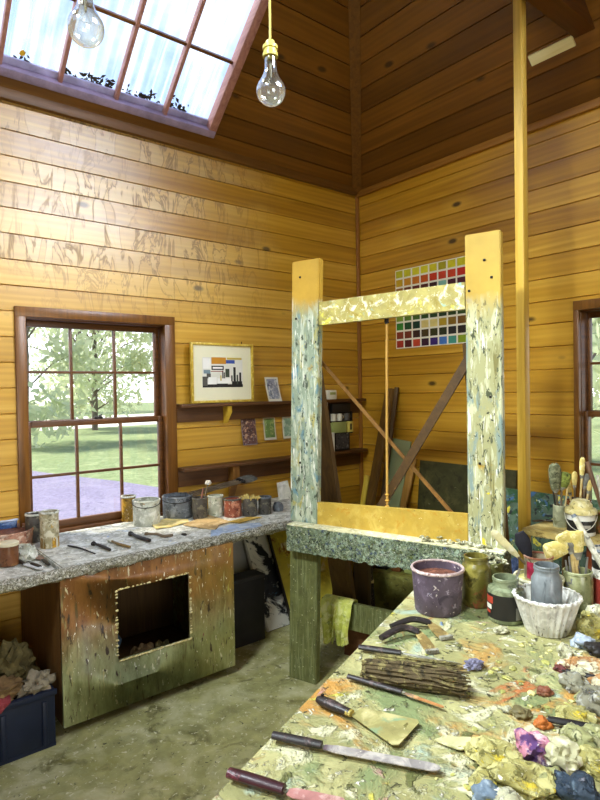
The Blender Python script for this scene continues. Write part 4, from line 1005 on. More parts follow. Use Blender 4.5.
t = thing('framed_photo', 'dark framed photograph standing on the lower shelf in the corner', 'picture', (3.24, 3.44, 1.093))
mb = MB(); mb.box((3.235, 3.455, 1.172), (.17, .016, .156), bev=.002); mb.build('frame', BLACKB, t)
mb = MB(); mb.box((3.235, 3.4465, 1.172), (.14, .001, .126)); mb.build('print', splat('photo_dark', '#4a4440', [('#8a8478', 14, .56, .06), ('#1e1c1a', 18, .54, .06)], .5, 0), t)
bxo('tag', 'small white tag hanging on the left of the corner wall rack', 'tag', (3.088, 3.47, 1.45), (.03, .006, .075), WHITEB)
bxo('box', 'black case lying under the upper shelf on top of the corner wall rack', 'box', (3.235, 3.468, 1.442), (.20, .04, .07), BLACKB)

# ---------------------------------------------------------------- colour chart on the right wall
def chart():
    y0, y1, z0, z1 = 2.36, 3.10, 1.905, 2.52
    t = thing('colour_chart', 'white paint colour chart with rows of swatches pinned to the right wall', 'chart', (XR, (y0+y1)/2, z0))
    m = MB(); m.box((XR-.005, (y0+y1)/2, (z0+z1)/2), (.006, y1-y0, z1-z0)); m.build('card', plain('chart_white', '#ece8d2', .6, 0, .04), t)
    rows = [['#b8b428', '#c9c22c', '#d6cf30', '#dcd42e', '#d0c628', '#a8a020', '#d8d028', '#d4cc24', '#cfc61e'],
            ['#c9a426', '#d0922a', '#cf7a28', '#cc5a22', '#cc3c22', '#d0442a', '#d4482a', '#cc3424', '#b02820'],
            ['#9a6a2a', '#7a4628', '#6a2a22', '#5c2a26', '#3a1c20', '#7cb4a4', '#4a1c28', '#5a2430', '#3a1420'],
            ['#c2b890', '#a2b4a0', '#7c9ab0', '#5a7aa8', '#3a5a98', '#2c4a84', '#24386c', '#1e2c54', '#1a2444'],
            ['#4aa04a', '#2f8a44', '#2a6a3c', '#22503a', '#1c403c', '#1e4a54', '#245a6a', '#2a6a80', '#307a90'],
            ['#8aa83a', '#6a8c34', '#4a6c2e', '#345428', '#2a4424', '#243a22', '#2c4420', '#3a5022', '#4a5c24'],
            ['#3c8a32', '#1c4a28', '#183a2a', '#e0cc7a', '#e2d07c', '#b89a2a', '#8c6a22', '#7a5420', '#6a4420'],
            ['#8a3a22', '#7a3420', '#3a2018', '#4a3a1a', '#3a3a1a', '#2c341a', '#2a2a28', '#2a2420', '#3a2a1a'],
            ['#b03a24', '#5a2020', '#c9482e', '#3a1830', '#3a2470', '#4a7ac0', '#4a9a86', '#8aa024', '#c9b420']]
    m = MB(); mats = []; dy, dz = (y1-y0)/9, (z1-z0)/9
    for i, rw in enumerate(rows):
        for j, c in enumerate(rw):
            ya = y1-dy*j-.007; yb = y1-dy*(j+1)+.007; zb = z1-dz*i-.007; za = z1-dz*(i+1)+.007
            mats.append(plain('swatch_'+c[1:], c, .5, 0, .12, 20, .3, 0))
            m.face([(XR-.0086, ya, za), (XR-.0086, yb, za), (XR-.0086, yb, zb), (XR-.0086, ya, zb)], len(mats)-1)
    m.build('swatches', mats, t, smooth=False)
chart()

# boards leaning against the right wall
def lean_plank(name, label, cat, top, bot, w, th_, mat, face=(-1, -.2, .2)):
    top, bot = V(top), V(bot); t = thing(name, label, cat, bot)
    m = MB(); m.bar(bot, top, w, th_, up=face, bev=.003); m.build('board', mat, t)
    return t
mb = MB()
lean_plank('plank', 'tall brown plank leaning in the corner behind the easel', 'plank', (3.49, 3.15, 1.59), (3.18, 3.27, .02), .10, .03, wood('plank_brown', '#5e4218', '#8a6428', 'z', .6), face=(-.95, .3, .1))
lean_plank('plank', 'thin dark batten leaning beside the tall brown plank', 'plank', (3.495, 3.085, 1.60), (3.28, 3.19, .02), .035, .02, BROWNW)
lean_plank('canvas_board', 'pale green canvas board leaning against the right wall behind the braces', 'board', (3.50, 3.045, 1.185), (3.30, 3.17, .012), .17, .02, plain('pale_green_paint', '#a3b07c', .6, 0, .08, 3))
lean_plank('stick', 'short yellow stick leaning low in the corner', 'stick', (3.42, 3.352, .88), (3.30, 3.44, .012), .045, .02, wood('yellow_stick', '#c9a62c', '#e6ca4c', 'z'))
lean_plank('plank', 'light brown narrow board leaning beside the blackboard', 'plank', (3.495, 2.925, 1.05), (3.36, 3.13, .012), .06, .02, wood('plank_light', '#a2762a', '#c9984a', 'z', .55))
t = thing('blackboard', 'dark olive board with white scratches standing against the right wall behind the easel', 'board', (3.46, 2.55, 0))
mb = MB(); mb.prism([(0, 0), (.80, 0), (.80, 1.045), (0, 1.045)], (3.40, 2.06, .0), (0, 1, 0), V((.105, 0, 1)).normalized(), (-1, 0, .1), .018); mb.build('board', splat('blackboard_olive', '#3c3a1e', [('#565230', 3, .52, .15), ('#2a2814', 7, .56, .1), ('#a8a68c', 12, .70, .02, (1, .5, 3)), ('#8a8870', 14, .72, .02, (1, 4, .5))], .5, .15), t)

# ---------------------------------------------------------------- low trunk behind the easel
OLIVE = splat('olive_trunk', '#6e6a2c', [('#848242', 5, .5, .15), ('#4c481c', 9, .57, .1), ('#a8a670', 30, .66, .04)], .6, .4)
def trunk():
    c = EP(.33, 0, -1.02); t = thing('trunk', 'olive wooden trunk standing on the floor behind the easel', 'trunk', c)
    rot = Matrix((ED, -EN, V((0, 0, 1)))).transposed()
    def bx(nm, s0, s1, o0, o1, z0, z1, mat): 
        m = MB(); m.box(EP((s0+s1)/2, (z0+z1)/2, (o0+o1)/2), (s1-s0, abs(o1-o0), z1-z0), rot, bev=.004); return m.build(nm, mat, t)
    bx('body', .03, .77, -.96, -1.22, .0, .335, OLIVE)
    bx('top_rail', .02, .78, -.935, -.9595, .15, .345, OLIVE)
    bx('base_rail', .02, .78, -.93, -.9595, .0, .09, splat('olive_pale', '#86875a', [('#a6a880', 8, .5, .1), ('#5c5c34', 12, .6, .08)], .6))
    return t
trunk()
for i, (s, w_, mt, lb) in enumerate(((.08, .09, BLACKB, 'black box at the left on the olive trunk'), (.19, .07, BROWNJ, 'brown box second from the left on the olive trunk'), (.31, .12, GREENB, 'pale green box in the middle on the olive trunk'), (.45, .06, YELB, 'narrow yellow box on the olive trunk'), (.58, .1, plain('ochre_box', '#b08a38', .6), 'ochre box at the right on the olive trunk'))):
    c = EP(s, .337, -1.08)
    bxo('box', lb, 'box', c+V((0, 0, .05)), (w_, .1, .10), mt, math.atan2(ED.y, ED.x))
# dark patterned canvas standing behind the left leg
t = thing('canvas_roll', 'dark speckled canvas roll leaning behind the left leg of the easel', 'canvas', EP(.10, 0, -.70))
mb = MB(); mb.tube([EP(.16, .02, -.70), EP(.04, .64, -.86)], [.04, .04], 18); mb.build('roll', splat('speckled_dark', '#2a2420', [('#8a7a6e', 26, .6, .05), ('#5a4040', 14, .58, .06)], .7, .5), t)
mb = MB(); mb.lathe([(.042, -.01), (.043, 0), (.042, .01)], EP(.10, .33, -.78), 18); mb.build('string', PALEW, t)
lean_plank('plank', 'dark brown post standing behind the left leg of the easel', 'plank', EP(.15, .62, -.62), EP(.15, .0, -.60), .10, .05, wood('post_dark', '#3c2c10', '#5a451c', 'z', .6), face=EN)
t = thing('panel', 'reddish brown panel on the floor behind the low rail of the easel', 'panel', EP(.25, 0, -.46))
mb = MB(); mb.prism([(0, 0), (.55, 0), (.55, .20), (0, .20)], EP(.13, 0, -.40), ED, V((-EN*.15+V((0, 0, 1)))).normalized(), -EN, .02); mb.build('board', wood('panel_red', '#5a3820', '#7a5030', 'x', .6), t)

# ---------------------------------------------------------------- plank bench at the right, with its things
PB = .90
plank_bench = thing('plank_bench', 'narrow plank bench with a red-brown end panel below the right window', 'bench', (2.85, 1.0, 0))
mb = MB(); mb.prism([(2.625, 1.525), (2.68, .2), (3.02, .2), (3.0, 1.525)], (0, 0, PB-.032), (1, 0, 0), (0, 1, 0), (0, 0, 1), .032)
bmesh.ops.bevel(mb.bm, geom=mb.bm.edges[:], offset=.004, segments=2, affect='EDGES'); mb.build('top', splat('plank_top', '#a08a4e', [('#c4b27a', 6, .5, .12, (3, .6, 1)), ('#6e5a2c', 12, .6, .08, (3, .5, 1)), ('#dcd2a8', 26, .66, .04)], .6, .4), plank_bench)
mb = MB(); mb.box((2.70, .72, .433), (.03, 1.04, .862), bev=.003); mb.build('end_panel', wood('panel_redbrown', '#55260e', '#7a3a18', 'z', .5), plank_bench)
mb = MB(); mb.box((2.94, 1.44, .433), (.06, .06, .862), bev=.003); mb.build('leg', BROWNW, plank_bench)
mb = MB(); mb.box((2.94, .28, .433), (.06, .06, .862), bev=.003); mb.build('leg', BROWNW, plank_bench)
# painted canvas between bench and wall
t = thing('painting', 'colourful green and blue painting standing behind the timber post', 'painting', (3.2, 1.85, 0))
mb = MB(); mb.prism([(0, 0), (.78, 0), (.78, .975), (0, .975)], (3.10, 1.36, .005), (0, 1, 0), V((.10, 0, 1)).normalized(), (-1, 0, .1), .02); mb.build('face', splat('colourful_painting', '#4a5a48', [('#2c4a2c', 6, .5, .06), ('#3c5c7c', 5, .57, .06), ('#c2b23a', 6, .63, .04), ('#1e2420', 9, .57, .05), ('#a0b0a8', 9, .63, .04), ('#a85a34', 8, .69, .03)], .5, .5, basevar=.4), t)
mb = MB(); mb.box((3.164, 1.36+.39, .49), (.02, .77, .95), Matrix.Rotation(R(5.7), 3, 'Y')); mb.build('stretcher', BROWNW, t)
# bluish drape and dark bits below the plank
mb = MB(); mb.lump((2.93, 1.72, 0), (.13, .17, .42), 31, .25, 4, 2.0, crease=True); tag(mb.build('dust_sheet', cloth('#33405c', '#5a6a8c', 'navy'), loc=(2.93, 1.72, 0), ang=60), 'dark blue crumpled dust sheet under the end of the plank bench', 'cloth')

# ---------------------------------------------------------------- painting table
TD = V((.9230, .3850, 0)).normalized(); TS = V((TD.y, -TD.x, 0))
FL, NL, NR, FR = V((2.00, 1.637, 0)), V((.395, .968, 0)), V((.90, -.25, 0)), V((2.44, .62, 0))
TABM = splat('palette_table_top', '#989463', [
    ('#b3ad78', 2.6, .46, .12), ('#7f8a5c', 2.2, .53, .1), ('#b98a46', 1.8, .55, .08), ('#9fae98', 2.4, .57, .08), ('#b06c3e', 2.2, .63, .06), ('#3f8a48', 2.2, .69, .04), ('#5f86b8', 2.6, .70, .04),
    ('#c8c050', 3.2, .65, .05), ('#cfcaa4', 5, .56, .07), ('#b88a80', 4, .68, .05), ('#66683c', 8, .61, .05), ('#e4e0c6', 13, .62, .04), ('#4a4830', 18, .63, .03), ('#dcd6a8', 26, .64, .03)], .5, 1.0, .010, basevar=.25, sm=1.8)
table = thing('painting_table', 'big paint-encrusted table covered with tools, jars and dried paint in the foreground', 'table', (1.45, .75, 0))
NUX, NVX = 190, 110
def tab_xy(a, b): return (NL.lerp(FL, a)).lerp(NR.lerp(FR, a), b)
def tab_h(p, b):
    f = noise.fractal(V((p.x*9, p.y*9, 1.1)), .9, 2, 4); g_ = noise.fractal(V((p.x*38, p.y*38, 4.4)), .8, 2, 3)
    k = .25+.9*max(0, min(1, (b-.34)/.25))
    return k*(.0026*f+.0042*g_*max(0, f+.45))
mb = MB(); T_ = []
for i in range(NUX+1):
    row = []
    for j in range(NVX+1):
        p = tab_xy(i/NUX, j/NVX); h = tab_h(p, j/NVX) if 0 < i < NUX and 0 < j < NVX else 0
        e_ = min(j/NVX, i/NUX, 1-i/NUX, 1-j/NVX)
        row.append(mb.bm.verts.new((p.x, p.y, TAB-.003+h)))
    T_.append(row)
for i in range(NUX):
    for j in range(NVX): mb.bm.faces.new((T_[i][j], T_[i+1][j], T_[i+1][j+1], T_[i][j+1]))
rim = [T_[i][0] for i in range(NUX+1)]+[T_[NUX][j] for j in range(1, NVX+1)]+[T_[i][NVX] for i in range(NUX-1, -1, -1)]+[T_[0][j] for j in range(NVX-1, 0, -1)]
low = [mb.bm.verts.new((v.co.x, v.co.y, TAB-.045)) for v in rim]
for i in range(len(rim)): mb.bm.faces.new((rim[i], rim[(i+1) % len(rim)], low[(i+1) % len(rim)], low[i]))
mb.bm.faces.new(low)
mb.build('top', TABM, table)
for a, b in ((.06, .08), (.94, .08), (.06, .92), (.94, .92)):
    p = tab_xy(a, b); m = MB(); m.box((p.x, p.y, (TAB-.046)/2), (.075, .075, TAB-.046), Matrix.Rotation(math.atan2(TD.y, TD.x), 3, 'Z'), bev=.004); m.build('leg', BROWNW, table)
for b in (.08, .92):
    m = MB(); m.bar(tab_xy(.09, b)+V((0, 0, TAB-.1)), tab_xy(.91, b)+V((0, 0, TAB-.1)), .025, .1); m.build('apron', BROWNW, table)
# flakes of paint standing up from the top
mb = MB(); rnd = random.Random(12)
for k in range(260):
    a, b = rnd.uniform(.1, .98), min(.98, abs(rnd.gauss(.62, .17)))
    p = tab_xy(a, b); s = rnd.uniform(.003, .010)
    if rnd.random() < .15: s *= 1.8
    mb.lump((p.x, p.y, TAB-.003), (s*rnd.uniform(.8, 1.8), s, s*.42), k, .5, 1, 2, rnd.random()*6)
o = mb.build('paint_flakes', splat('flake_paint', '#a8a65c', [('#d8d08a', 9, .5, .05), ('#6e7040', 11, .56, .05), ('#e8e4c8', 12, .6, .04), ('#c99a3c', 8, .64, .04), ('#4a4a30', 13, .63, .04)], .6, .5), table); o['kind'] = 'stuff'

TT = TAB-.001
PURPLE = splat('purple_grey_bucket', '#564a56', [('#6e6070', 6, .5, .12), ('#403642', 8, .56, .08), ('#9a8e9c', 12, .63, .04), ('#8aa0b4', 9, .70, .03), ('#cfc4bc', 20, .65, .03), ('#8a4a50', 14, .70, .03)], .5, .4, .002)
PINKRIM = splat('pale_pink_rim', '#b8a09c', [('#d8c8c0', 18, .5, .08), ('#7a5a54', 24, .6, .05)], .5, .5)
vessel('bucket', 'purple-grey paint bucket with a pale pink rim on the far left corner of the table', 'bucket', 438, 618, 47, 44, TT, PURPLE, PINKRIM, top=1.12, content=RUSTP, level=.82, wob=.012)
OCHREJ = splat('ochre_jar', '#6c6428', [('#8e8440', 6, .5, .1), ('#84482c', 4, .56, .08), ('#443e1a', 8, .57, .08), ('#c8c090', 20, .67, .04)], .3, .3, .002, spec=.5)
vessel('jar', 'ochre streaked glass jar right of the purple bucket', 'jar', 476.5, 609, 29, 50, TT, OCHREJ, None, content=RUSTP, level=.8, neck=(.80, .86))
SAGE = splat('sage_pot', '#6a6a3c', [('#8a8a58', 8, .5, .1), ('#484a28', 12, .58, .08)], .5, .4)
tp = vessel('pot', 'olive pot heaped with dried paint crusts behind the ochre jar', 'pot', 486, 592, 33, 28, TT, SAGE, None, top=1.08, content=DARKP, level=.85)
cc = tp[1]; rnd = random.Random(9)
mb = MB()
for k in range(90):
    a = rnd.random()*6.28; rr = tp[2]*1.25*rnd.random()**.5; p = cc+V((rr*math.cos(a), rr*math.sin(a), tp[3]*.86+rnd.random()*.045*(1.35-rr/tp[2])))
    mb.lump(p, (rnd.uniform(.009, .020), rnd.uniform(.006, .011), rnd.uniform(.004, .008)), k, .5, 1, 2, rnd.random()*6)
tag(mb.build('dried_crusts', splat('dried_crust_mix', '#8f8c6a', [('#d8d4bc', 12, .52, .06), ('#4a4630', 14, .57, .05), ('#6a6244', 20, .6, .05)], .7, .5), loc=cc+V((0, 0, tp[3]*.84))), 'heap of dried paint crusts filling the olive pot', 'dried paint', kind='stuff')
# crusts on the tray behind the bucket
mb = MB()
for k in range(60):
    s = rnd.uniform(.80, 1.12); off = rnd.uniform(.0, .06); p = EP(s, .874+rnd.random()*.016, off)
    mb.lump(p, (rnd.uniform(.008, .018), rnd.uniform(.006, .010), rnd.uniform(.004, .007)), k+90, .5, 1, 2, rnd.random()*6)
tag(mb.build('dried_crusts', MATS['dried_crust_mix'], loc=EP(.96, .872, .03)), 'dried paint crusts lying on the easel ledge behind the jars', 'dried paint', kind='stuff')

COFFEE = splat('grey_green_glass', '#6c7458', [('#8a9272', 6, .5, .12), ('#4c523c', 9, .58, .08)], .25, .2, .001, spec=.6)
LABELD = plain('black_label', '#211f1c', .45, 0, .3)
def jar_label(t, r, h):
    lb = band('label', LABELD, .10, .66, -1.5, 1.5, 1.006)(t, r, h)
    sub(band('red_mark', plain('red_mark', '#b0402e', .5), .44, .60, -1.45, -.75, 1.012)(t, r, h), lb)
    sub(band('white_mark', plain('white_mark', '#d8d4c4', .5), .30, .41, -1.45, -.85, 1.012)(t, r, h), lb)
    sub(band('red_mark', plain('red_mark', '#b0402e', .5), .20, .27, -1.45, -.95, 1.012)(t, r, h), lb)
    sub(band('print_mark', plain('grey_print', '#77756c', .5), .12, .40, .55, .95, 1.012)(t, r, h), lb)
tj = vessel('jar', 'squat glass jar with a black label and a spoon in it', 'jar', 506, 626, 36, 44, TT, COFFEE, None, content=DARKP, level=.5, neck=(.70, .80), extra=jar_label)
cc = tj[1]
t = thing('spoon', 'metal spoon handle standing in the squat black-labelled jar', 'spoon', cc+V((-.005, .0, .02)))
e_ = cc+CR*.052+V((0, 0, .185)); mb = MB(); mb.tube([cc+V((-.005, 0, .02)), cc.lerp(e_, .6)+V((-.002, 0, .008)), e_], [.004, .0035, .005], 8, sq=.5); mb.build('handle', plain('spoon_steel', '#a8aaa4', .3, .8, .15), t)
mb = MB(); mb.lump(cc+V((-.006, 0, .012)), (.014, .01, .01), 3, .1, 3); mb.build('bowl', plain('spoon_steel', '#a8aaa4'), t)

BOWLW = splat('white_fluted_bowl', '#c9c6bd', [('#e6e4dc', 8, .5, .12), ('#86827a', 12, .6, .06, (1, 1, .4)), ('#5c5852', 26, .64, .04, (1, 1, .5)), ('#8a3a54', 8, .735, .02), ('#b8a860', 10, .70, .04)], .45, .4, .002)
BOWLI = splat('bowl_inside', '#a8a060', [('#d0c888', 12, .5, .08), ('#6a6630', 16, .58, .06)], .6, .6)
tb = vessel('bowl', 'white fluted bowl spattered with paint, a grey jar standing in it', 'bowl', 547, 638, 42, 37, TT, BOWLW, BOWLW, top=1.52, content=BOWLI, level=.5, flute=.03, nfl=26, seg=208)
cb = tb[1]
def jar_in(label, c, r, h, mat, neck, contm, name='jar', cat='jar'):
    t = thing(name, label, cat, c, world=False); m = MB(); nr, nh = neck; w_ = .003
    m.lathe([(r*.93, 0), (r, .006), (r, h*nh*.88), (r*nr*1.03, h*nh), (r*nr, h*nh+.004), (r*nr, h*.90), (r*nr*1.06, h*.905), (r*nr*1.06, h*.935), (r*nr, h*.94), (r*nr*1.04, h*.985), (r*nr, h), (r*nr-w_, h), (r*nr-w_, h*nh), (r-w_, h*nh*.86), (r-w_, .01), (0, .01)], (0, 0, 0), 36); m.build('body', mat, t, (0, 0, 0))
    m = MB(); m.lathe([(r*.9, .011), (r-w_*1.5, h*.55), (0, h*.56)], (0, 0, 0), 30); m.build('paint', contm, t, (0, 0, 0)); return t
GREYJ = splat('grey_film_glass', '#72787a', [('#8e9698', 5, .5, .15, (1, 1, .5)), ('#565c5e', 8, .58, .08, (2, 2, .4))], .3, .15, .001, spec=.6)
k_ = mpp(cb)
jar_in('grey film-coated glass jar standing inside the white fluted bowl', cb+V((0, 0, tb[3]*.52)), 14.5*k_, 47*k_, GREYJ, (.80, .80), GREYP)

TUBW = splat('white_tub_crusted', '#bcb898', [('#e0dcc0', 7, .5, .1), ('#8a8458', 10, .58, .07), ('#7a7a78', 9, .64, .05), ('#8a4438', 12, .70, .03)], .55, .6, .003)
tt_ = vessel('tub', 'white paint-crusted tub behind the fluted bowl with a red tin on it', 'tub', 539, 617, 44, 34, TT, TUBW, TUBW, top=1.08, content=BOWLI, level=.93, wob=.015)
ct_ = tt_[1]; kk = mpp(ct_); hz = tt_[3]
REDT = splat('red_tin', '#8a2238', [('#a83450', 5, .5, .15), ('#5c1420', 9, .6, .06), ('#c9a87a', 20, .68, .04)], .4, .3, .002)
t = thing('tin', 'red and rust paint tin standing on the white crusted tub', 'tin', ct_+V((0, 0, hz*.935)), world=False); rr = 13.6*kk; hh = 23*kk
mb = MB(); mb.lathe([(rr*.96, 0), (rr, .003), (rr, hh-.003), (rr*1.03, hh), (rr*.97, hh), (rr*.95, .006), (0, .006)], (0, 0, 0), 36); mb.build('body', splat('tin_grey_rust', '#8a8068', [('#b0a688', 9, .5, .1), ('#5a4a34', 12, .58, .07), ('#8a2a3c', 6, .62, .05)], .4, .4), t, (0, 0, 0))
band('label', REDT, .10, .82, -.9, 1.3, 1.01)(t, rr, hh)
mb = MB(); mb.lathe([(rr*.94, hh*.70), (0, hh*.71)], (0, 0, 0), 30); mb.build('paint', RUSTP, t, (0, 0, 0))
mb = MB(); mb.lathe([(rr*1.0, hh-.004), (rr*1.05, hh-.003), (rr*1.05, hh+.003), (rr*.95, hh+.003), (rr*.95, hh-.003), (rr*1.0, hh-.004)], (0, 0, 0), 36); mb.build('rim', splat('rust_rim', '#7a4a34', [('#a8806a', 20, .5, .08)], .6), t, (0, 0, 0))
ctin = ct_+V((0, 0, hz*.935))
# ivory paddle, black brush
IV = splat('ivory_paddle', '#d6cc98', [('#ebe4c0', 8, .5, .15), ('#a89a60', 14, .64, .05)], .5, .2)
a_ = ctin+CR*-.012+V((0, 0, .018)); b_ = G(494, 534, 1.07, 2); 
e_ = ctin+CR*(-46*kk)+V((0, 0, hh+25*kk))
t = thing('paddle', 'ivory spatula sticking up out of the red tin towards the easel', 'spatula', a_)
mb = MB(); mb.tube([a_, a_.lerp(e_, .40)], [.004, .005], 8); mb.build('handle', OLDW, t)
mb = MB(); mb.tube([a_.lerp(e_, .38), a_.lerp(e_, .5), a_.lerp(e_, .75), a_.lerp(e_, .95), e_], [.006, .012, .0155, .014, .006], 12, sq=.3, up=(CF.x, CF.y, .3)); mb.build('blade', IV, t)
e2 = ctin+CR*(-14*kk)+CF*.02+V((0, 0, hh+14*kk))
t = thing('brush', 'broad black-bristled brush standing in the red tin', 'brush', ctin+V((0, .01, .012)))
mb = MB(); mb.tube([ctin+V((0, .01, .012)), ctin.lerp(e2, .7)+V((0, .006, 0))], .006, 8); mb.build('handle', OLDW, t)
mb = MB(); mb.tube([ctin.lerp(e2, .55), ctin.lerp(e2, .8), e2, e2+V((0, 0, .03))-CR*.012], [.012, .026, .03, .018], 14, sq=.45, up=(CF.x, CF.y, 0)); mb.build('bristles', plain('black_bristle', '#191820', .8, 0, .4, 30), t)

JARB = splat('brush_jar_glass', '#7a7c56', [('#a0a27a', 5, .5, .12), ('#565836', 9, .58, .08), ('#5c5a6a', 6, .64, .06), ('#c9c6a4', 20, .67, .04)], .25, .3, .002, spec=.6)
tbj = vessel('jar', 'glass jar of large cream brushes at the right end of the table', 'jar', 578, 614, 29, 40, TT, JARB, None, content=GREYP, level=.6, neck=(.93, .9))
cj = tbj[1]; kj = mpp(cj); hj = tbj[3]
CREAMB = splat('cream_bristle', '#cdb968', [('#e8dca0', 20, .5, .15), ('#a08c40', 30, .6, .08)], .85, .5, .002)
def bigbrush(label, base, px0, py0, px1, py1, w, mat, hm=PALEW):
    d0 = cj+CR*((px0-578)*kj)+CU*((600-py0)*kj)-CU*((600-614)*kj)*0
    def W_(x, y, dd=0): return cj+CR*((x-578)*kj)+V((0, 0, (614-y)*kj))+V((CF.x, CF.y, 0))*dd
    t = thing('brush', label, 'brush', W_(*base))
    a, b, c = W_(*base), W_(px0, py0), W_(px1, py1)
    m = MB(); m.tube([a, b], [.004, .007], 8); m.build('handle', hm, t)
    d = (c-b).normalized(); sd = d.cross(V((CF.x, CF.y, 0))).normalized()
    m = MB(); m.tube([b-d*.01, b+d*.02], [.011, w*.38], 12, sq=.6, up=(CF.x, CF.y, 0)); m.build('ferrule', STEELP, t)
    m = MB(); Lb = (c-b).length
    m.tube([b+d*.014, b+d*Lb*.3, b+d*Lb*.65, b+d*Lb*.94, c], [w*.34, w*.44, w*.52, w*.54, w*.46], 18, sq=.38, up=(CF.x, CF.y, 0))
    for v in m.bm.verts: v.co += d*.006*noise.noise(v.co*240)+sd*.002*noise.noise(v.co*300)
    m.build('bristles', mat, t); return t
bigbrush('broad cream-bristled brush leaning left out of the brush jar', (583, 608), 573, 549, 546, 558, .066, CREAMB)
bigbrush('broad cream-bristled brush drooping over the middle of the brush jar', (577, 608), 572, 556, 562, 539, .056, CREAMB)
bigbrush('cream brush standing upright at the back of the brush jar', (574, 606, .01), 578, 562, 576, 536, .056, CREAMB)
for i, (bx_, tx, ty, lb) in enumerate(((572, 566, 563, 'leftmost grey handle in the brush jar'), (575, 571, 560, 'second grey handle from the left in the brush jar'), (580, 577, 561, 'middle grey handle in the brush jar'), (583, 580, 566, 'short grey handle right of the middle in the brush jar'), (582, 588, 560, 'rightmost thin grey handle leaning out of the brush jar'))):
    a_ = cj+CR*((bx_-578)*kj)+V((0, 0, .014)); b_ = cj+CR*((tx-578)*kj)+V((0, 0, (612-ty)*kj))+V((CF.x, CF.y, 0))*(.012*(i % 2))
    mb = MB(); mb.tube([a_, a_.lerp(b_, .6), b_], [.004, .005, .0035], 8); tag(mb.build('paint_brush', plain('grey_handle', '#77746c', .5, 0, .25, 20), loc=a_), lb, 'brush')

CANR = splat('white_label_tin', '#c9c4b8', [('#e9e5d8', 6, .5, .12), ('#77726a', 14, .62, .05)], .45, .3)
def canbands(t, r, h):
    band('red_label', plain('brick_red', '#9a3a30', .5), .05, .52, -2, 2, 1.006)(t, r, h)
    band('black_label', LABELD, .68, .82, -2, 2, 1.006)(t, r, h)
vessel('tin', 'white and brick-red paint tin at the right edge of the table', 'tin', 607, 612, 27, 60, TT, CANR, GREYTIN, content=GREYP, extra=canbands)
t = thing('paint_stick', 'thick whitish stick leaning from the right tin against the plank bench', 'stick', G(599, 560, .93))
a_ = cj+CR*(24*kj)+V((0, 0, .155))-CF*.02; b_ = a_+CR*(-23*kj)+V((0, 0, 50*kj))+CF*.05
mb = MB(); mb.tube([a_, a_.lerp(b_, .5), b_], [.0125, .0125, .011], 14); mb.build('shaft', splat('whitish_stick', '#c4c0ac', [('#e6e2d2', 12, .5, .1), ('#7a766a', 18, .6, .06)], .5, .5), t)
mb = MB(); d = (b_-a_).normalized(); mb.tube([b_-d*.002, b_+d*.01], [.0112, .008], 14); mb.build('end_cap', GREYTIN, t)

# ---------------------------------------------------------------- things on the plank bench
tpot = vessel('pot', 'grey-green brush pot on the plank bench beside the post', 'pot', 561, 528, 15, 22, PB, splat('grey_pot', '#8a8a6c', [('#a8a888', 6, .5, .12), ('#666648', 10, .58, .08)], .5, .3), None, content=DARKP, level=.7)
cp_ = tpot[1]; kp = mpp(cp_)
def pbrush(name, label, c, k, base, top, head, w, mat, hm, hl=None):
    def W_(x, y, dd=0): return c+CR*(x*k)+V((0, 0, y*k))+V((CF.x, CF.y, 0))*dd
    a, b, e = W_(*base), W_(*top), W_(*head); t = thing(name, label, 'brush', a)
    m = MB(); m.tube([a, b], [.004, .006], 8); m.build('handle', hm, t)
    d = (e-b).normalized(); Lb = (e-b).length
    m = MB(); m.tube([b-d*.012, b+d*.008], [.008, w*.40], 12, sq=.7, up=(CF.x, CF.y, 0)); m.build('ferrule', STEELP, t)
    m = MB(); m.tube([b+d*.006, b+d*Lb*.35, b+d*Lb*.75, b+d*Lb*.93, e], [w*.4, w*.52, w*.56, w*.46, w*.2], 14, sq=.7, up=(CF.x, CF.y, 0))
    for v in m.bm.verts: v.co += d*.007*noise.noise(v.co*220)
    m.build('bristles', mat, t); return t
GRB = splat('grey_green_bristle', '#55563c', [('#7c7c5c', 14, .5, .1), ('#33341f', 20, .58, .06)], .85, .6)
pbrush('brush', 'tall brush with a big dark grey-green head in the pot beside the post', cp_, kp, (-1, 3), (-5, 36), (-6, 63), .056, GRB, OLDW)
pbrush('brush', 'brush with a rounded green head in the pot beside the post', cp_, kp, (1, 3, .01), (2, 38, .012), (6, 54, .01), .06, splat('green_bristle', '#6a7430', [('#94a04a', 14, .5, .1), ('#3f451c', 20, .58, .06)], .85, .6), OLDW)
for i, (x0, x1, y1, lb) in enumerate(((-3, -10, 52, 'thin dark stick leaning left in the pot beside the post'), (2, 8, 40, 'thin pale stick leaning right in the pot beside the post'), (0, 3, 34, 'short grey stick in the middle of the pot beside the post'))):
    a_ = cp_+CR*(x0*kp)+V((0, 0, .015)); b_ = cp_+CR*(x1*kp)+V((0, 0, y1*kp))+V((CF.x, CF.y, 0))*.01*i
    mb = MB(); mb.tube([a_, b_], .004, 8); tag(mb.build('stick', (DTOOL, PALEW, plain('grey_handle', '#77746c'))[i], loc=a_), lb, 'stick')
